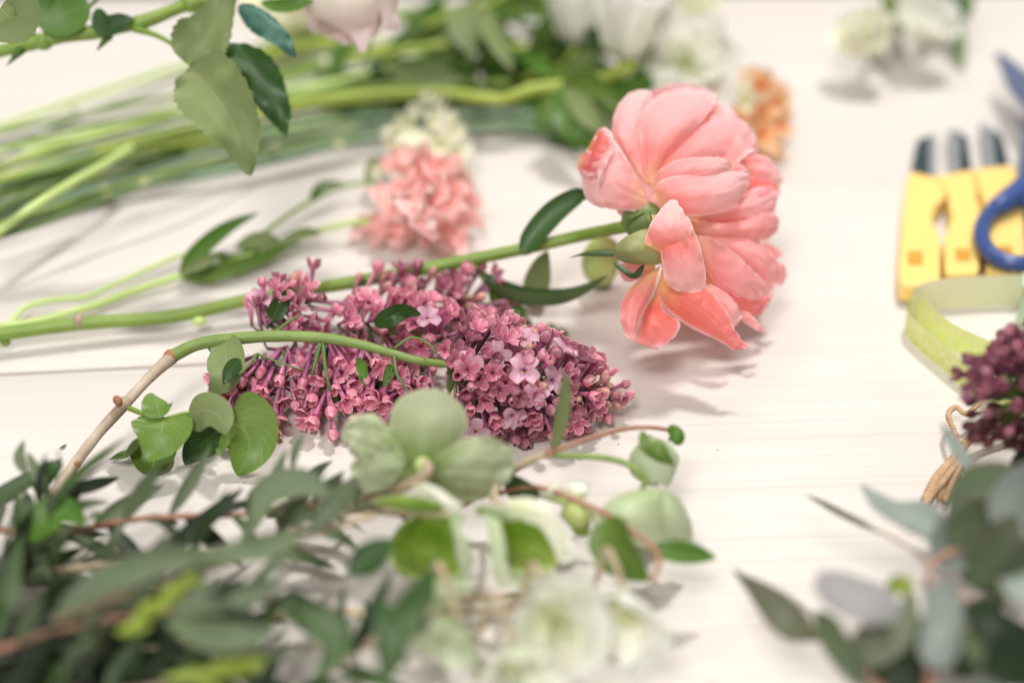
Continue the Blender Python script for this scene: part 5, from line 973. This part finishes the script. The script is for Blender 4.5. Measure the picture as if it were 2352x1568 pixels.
for i, rows in enumerate([
    [(700, -60, 900, -60, 0.6, 0.2), (690, -10, 880, -20, 0.3, 0.9), (720, 35, 870, 30, 0.4, 0.9), (770, 62, 860, 58, 0.6, 0.4), (810, 85, 862, 60, 0.7, 0.2), (824, 122, 840, 118, 0.6, 0)],
    [(830, -60, 930, -60, 0.2, 0.2), (845, -20, 925, -20, 0.1, 0.5), (870, 20, 912, 20, 0.2, 0.3), (882, 55, 918, 50, 0.2, 0.1), (892, 72, 912, 66, 0.2, 0)],
    [(690, -60, 790, -60, 1.5, 0.2), (695, -20, 800, -10, 1.3, 0.6), (730, 20, 840, 30, 1.3, 0.3)]]):
    build('petal', patch(rows, lambda x, y, d: Q(x, y, d), 12, 18, 0.12, 60 + i, dref=57.5), M['rose'], rs)
for k in range(9):
    a = k * 0.7; o_ = V((math.cos(a), 0.4 * math.sin(a), math.sin(a)))
    sp = [rb, rb + o_ * 1.3 + V((0, -0.5, -0.6)), rb + o_ * 2.0 + V((0, -1.0, -0.2))]
    build('petal', blade(sp, 1.2, up=V((0, -1, 0.5)), cup=0.4, prof='petal', nu=8, nv=8, ruf=0.3, seed=k), M['rose'], rs)
leaf_on(rs, [RQ(600, 5, 58), RQ(640, 18, 57.6), RQ(690, 12, 57.4), RQ(740, -20, 57.6)], 0.4, 'leaf_mid', cup=0.4)
# cream flower behind
bloom('cream_flower', 'cream yellow flower blurred behind the bluish rose leaf', 'flower', 660, 70, 1.6, (0.1, -0.2, 1), 2.8, ('stock_cream', 'stock_cream'), 7, 2, 0.9, stem=[(800, 60, 0.6), (950, 20, 0.4)])
# far right white flowers
G4 = 'blurred white flowers at the far right of the table'
bloom('white_flower', 'leftmost pale green white flower of the far blurred group', 'flower', 1985, 120, 1.6, (-0.2, -0.3, 0.9), 2.2, ('white', 'stock_cream'), 6, 2, 0.7, G4, 0.6, [(2040, 40, 1.6), (2100, -20, 1.5), (2160, -80, 1.2)], 'stem_lime')
bloom('white_flower', 'round white flower right of the leftmost one in the far blurred group', 'flower', 2115, 85, 1.8, (0.1, -0.3, 0.9), 2.3, ('white', 'white'), 6, 2, 0.75, G4, 0.6, [(2080, 20, 1.8), (2070, -60, 1.5)], 'stem_lime')
fl_ = thing('foliage_sprig', 'blurred green leaves hanging in over the far white flowers', 'foliage', P(2160, 10, 0), 'leafy stems at the far right')
for pts, w, m in (([(2030, -30, 3.0), (2045, 20, 2.8), (2050, 90, 2.0)], 0.5, 'leaf'), ([(2075, -30, 3.0), (2085, 20, 2.6), (2070, 70, 2.4)], 0.5, 'leaf_mid'), ([(2170, -40, 3.0), (2195, 10, 2.4), (2215, 50, 1.8)], 0.7, 'leaf_dark'), ([(2230, -40, 2.6), (2215, 20, 2.0), (2190, 50, 1.4)], 0.5, 'leaf'), ([(2200, 50, 1.6), (2205, 110, 0.9), (2210, 158, 0.3)], 0.35, 'leaf_mid'), ([(2150, -30, 2.6), (2140, 20, 2.4), (2120, 50, 2.2)], 0.4, 'leaf')):
    leaf_on(fl_, [P(*p) for p in pts], w, m, up=(0, -1, 0.5))

# ================================================================== tools at the right
def poly_obj(name, loops, z0, z1, bev, mat, par, z_at=None):
    """flat moulded shape from outlines given on the table (u,v of the top face)"""
    cu = bpy.data.curves.new('shape', 'CURVE'); cu.dimensions = '2D'; cu.fill_mode = 'BOTH'
    zt = z1; org = LOCS[par.name]
    cu.extrude = max(1e-5, (z1 - z0) / 2 - bev) * S; cu.bevel_depth = bev * S; cu.bevel_resolution = 2; cu.offset = -bev * S
    for lp in loops:
        s = cu.splines.new('POLY'); s.points.add(len(lp) - 1); s.use_cyclic_u = True
        for k, (u, v) in enumerate(lp):
            p = P(u, v, zt) - org; s.points[k].co = (p.x * S, p.y * S, 0, 1)
    tmp = bpy.data.objects.new('shape', cu); COL.objects.link(tmp)
    dg = bpy.context.evaluated_depsgraph_get(); me = bpy.data.meshes.new_from_object(tmp.evaluated_get(dg))
    bpy.data.objects.remove(tmp, do_unlink=True)
    o = bpy.data.objects.new(name, me); COL.objects.link(o); o.data.materials.clear(); o.data.materials.append(mat)
    o.parent = par; LOCS[o.name] = org; o.location = (0, 0, ((z0 + z1) / 2 - org.z) * S)
    for p in me.polygons: p.use_smooth = False
    return o
def rnd_rect(cu_, cv, a, b, r=4):
    return [(cu_ - a, cv - b + r), (cu_ - a + r, cv - b), (cu_ + a - r, cv - b), (cu_ + a, cv - b + r), (cu_ + a, cv + b - r), (cu_ + a - r, cv + b), (cu_ - a + r, cv + b), (cu_ - a, cv + b - r)]
G5 = 'yellow handled florist knives'
knives = [
 ('leftmost yellow florist knife with dark blade, touching the green ribbon', [(2086, 398), (2095, 393), (2140, 404), (2150, 402), (2172, 436), (2170, 455), (2150, 470), (2143, 500), (2147, 520), (2160, 545), (2162, 560), (2160, 640), (2150, 652), (2082, 656), (2068, 648), (2064, 620), (2074, 480)],
  rnd_rect(2103, 590, 15, 17), [(2093, 392), (2104, 330), (2112, 318), (2152, 306), (2150, 402)], [(2134, 400), (2136, 312), (2152, 307), (2150, 404)], 0.0),
 ('middle yellow florist knife between two others, dark blade up', [(2152, 402), (2235, 388), (2246, 432), (2244, 455), (2252, 470), (2252, 610), (2245, 626), (2180, 630), (2170, 620), (2168, 550), (2178, 520), (2186, 495), (2180, 470), (2176, 440)],
  rnd_rect(2213, 583, 15, 15), [(2184, 396), (2176, 302), (2192, 296), (2222, 314), (2232, 389)], [(2184, 396), (2176, 302), (2188, 297), (2202, 303), (2204, 393)], 0.0),
 ('rightmost yellow florist knife, partly under the blue scissors', [(2238, 388), (2322, 377), (2335, 392), (2350, 450), (2356, 600), (2350, 622), (2280, 630), (2266, 620), (2262, 530), (2264, 470), (2252, 440)],
  rnd_rect(2310, 575, 14, 13), [(2266, 386), (2250, 284), (2262, 284), (2302, 312), (2318, 378)], [(2266, 386), (2250, 284), (2258, 283), (2276, 294), (2286, 383)], 0.0)]
for lab, out, hole, bl, edge, zz in knives:
    th = thing('florist_knife', lab, 'knife', P(out[-3][0], 650, 0), G5)
    poly_obj('handle', [out, hole], 0.15, 1.0, 0.12, M['yellow_plastic'], th)
    poly_obj('handle_base', [[(u * 0.96 + (sum(p[0] for p in out) / len(out)) * 0.04, v * 0.96 + (sum(p[1] for p in out) / len(out)) * 0.04) for u, v in out]], 0.02, 0.30, 0.03, M['yellow_plastic'], th)
    poly_obj('blade', [bl], 0.45, 0.58, 0.02, M['blade'], th)
    poly_obj('blade_edge', [edge], 0.583, 0.60, 0.004, M['blade_edge'], th)
sc = thing('scissors', 'blue handled scissors at the right edge, resting on the yellow knives', 'scissors', P(2352, 600, 0))
ring = [(2345 + 88 * math.cos(a) * (1 + 0.08 * math.cos(a - 2)), 532 + 74 * math.sin(a), 1.5) for a in [2 * math.pi * k / 16 for k in range(16)]]
rp = [P(*p) for p in ring]; rp.append(rp[0])
build('handle', MB().tube(rp, 0.36, 10, 80), M['blue'], sc)
build('handle', MB().tube([P(*p) for p in [(2420, 200, 1.6), (2392, 250, 1.7), (2382, 300, 1.7), (2380, 370, 1.7), (2366, 420, 1.7), (2310, 462, 1.6), (2285, 480, 1.5)]], lambda q: 0.42 + 0.28 * math.sin(q * math.pi) ** 2, 12, 50), M['blue'], sc)
ring2 = [P(2480 + 90 * math.cos(a), 500 + 80 * math.sin(a), 1.5) for a in [2 * math.pi * k / 16 for k in range(17)]]
build('handle', MB().tube(ring2, 0.36, 10, 80), M['blue'], sc)
build('handle', MB().tube([P(2430, 440, 1.5), P(2400, 360, 1.6), (P(2392, 280, 1.6)), P(2385, 200, 1.6)], [0.4, 0.55], 12), M['blue'], sc)
poly_obj('blade', [[(2288, 122), (2300, 120), (2352, 158), (2400, 200), (2410, 262), (2385, 275), (2350, 238), (2316, 190)]], 1.9, 2.15, 0.04, M['slate'], sc)
build('pivot', MB().ball(P(2390, 235, 1.95), 0.35, (0, 0, 1), 0.5, 12, 7), M['blade_edge'], sc)
# ribbon
ZR = lambda x, y: (1928.6 + 0.39 * x, 564.5 + 0.39 * y)
def strip(name, path, z0, z1, mat, par, lean=0.0):
    pts = [P(*ZR(*p), 0) for p in path]
    def fn(x, t):
        c = crom(pts, t); tg = (crom(pts, min(1, t + .01)) - crom(pts, max(0, t - .01))).normalized(); nn_ = tg.cross(V((0, 0, 1)))
        return c + V((0, 0, z0 + (z1 - z0) * x)) + nn_ * lean * (x + 0.1 * math.sin(t * 9)) 
    mb = MB().grid(fn, 6, 70)
    mb.uv = [(b, a) for a, b in mb.uv]
    return build(name, mb, mat, par)
rbn = thing('ribbon', 'loop of yellow green ribbon standing on edge below the yellow knives', 'ribbon', P(*ZR(690, 800), 0))
strip('band', [(1500, 390), (1250, 362), (1040, 358), (860, 360), (700, 370), (560, 384), (470, 405), (410, 440)], 0.02, 1.5, M['ribbon'], rbn, 0.1)
strip('glitter_band', [(410, 440), (388, 480), (395, 540), (470, 620), (580, 715), (690, 805), (820, 900), (1000, 960), (1250, 1000)], 0.02, 1.2, M['ribbon_glitter'], rbn, 0.1)
strip('folded_band', [(420, 430), (430, 480), (500, 560), (600, 640), (720, 705), (860, 770), (1000, 830)], 0.45, 1.5, M['ribbon_glitter'], rbn, -0.15)
sp_ = thing('ribbon_spool', 'mint green spool edge at the right border beside the ribbon loop', 'spool', P(2400, 780, 0))
cc = P(2425, 790, 0); mb = MB().tube([cc + V((0, 0, 0.02)), cc + V((0, 0, 2.6))], 1.7, 28, 4); build('spool', mb, M['mint'], sp_)
mb = MB().tube([cc + V((0, 0, 2.61)), cc + V((0, 0, 2.75))], 1.85, 28, 2); build('flange', mb, M['mint'], sp_)
# twine
tw = thing('twine', 'loosely looped brown jute twine under the eucalyptus and dark lilac', 'twine', P(2180, 1120, 0))
def twine(path, r=0.16, turns=16):
    pts = [P(*p) for p in path]
    for ph in (0, math.pi):
        n = 160; hp_ = []
        for i in range(n + 1):
            t = i / n; c = crom(pts, t); tg = (crom(pts, min(1, t + .01)) - crom(pts, max(0, t - .01))).normalized()
            x = tg.cross(V((0, 0, 1))).normalized(); y = x.cross(tg); a = t * turns * 6.283 + ph
            hp_.append(c + (x * math.cos(a) + y * math.sin(a)) * r * 0.62)
        build('strand', MB().tube(hp_, r * 0.66, 6, n), M['twine'], tw)
twine([(2125, 1150, 0.3), (2150, 1100, 0.5), (2185, 1060, 0.7), (2225, 1010, 0.9), (2260, 990, 0.8), (2330, 985, 0.5)], 0.15)
twine([(2170, 1150, 0.3), (2185, 1110, 0.6), (2205, 1060, 0.9), (2195, 1000, 1.1), (2178, 955, 1.0), (2195, 935, 0.9), (2220, 950, 0.8), (2250, 925, 0.8)], 0.09, 24)
twine([(2160, 1145, 0.2), (2175, 1105, 0.4), (2210, 1070, 0.4), (2235, 1100, 0.3), (2290, 1115, 0.2), (2352, 1110, 0.2), (2420, 1120, 0.2)], 0.12)
twine([(2120, 1160, 0.5), (2165, 1105, 0.8), (2212, 1055, 0.9), (2260, 1090, 0.6), (2330, 1130, 0.3)], 0.1, 20)
# scraps on the table
sg = thing('leaf_scrap', 'tiny curled green leaf scrap between the lilac tip and the peony bloom', 'scrap', P(1285, 760, 0))
for pts, w in (([(1262, 742, 0.12), (1270, 752, 0.2), (1282, 762, 0.12)], 0.1), ([(1280, 762, 0.12), (1292, 764, 0.25), (1308, 768, 0.08)], 0.12), ([(1278, 758, 0.1), (1290, 757, 0.2), (1305, 762, 0.2)], 0.06)):
    leaf_on(sg, [P(*p) for p in pts], w, 'leaf', nv=8, nu=4)
sg = thing('leaf_scrap', 'tiny dark green sliver on the wood left of the woody lilac stem', 'scrap', P(148, 1025, 0))
leaf_on(sg, [P(136, 1030, 0.05), P(145, 1025, 0.1), P(153, 1018, 0.06)], 0.05, 'leaf_teal', nv=6, nu=4)
cr = MB()
for (u, v) in ((1648, 1033), (620, 1040), (745, 1148), (1330, 1005), (1120, 1060), (560, 1108), (1420, 1020)): cr.ball(P(u, v, 0.03), 0.016, (1, 0, 0), 1.6, 6, 4)
build('plant_crumbs', cr, M['leaf_dark'], kind='stuff')
for o in bpy.data.objects:
    if o.name.startswith('plant_crumbs'): o['label'] = 'dark plant crumbs scattered on the bare wood'
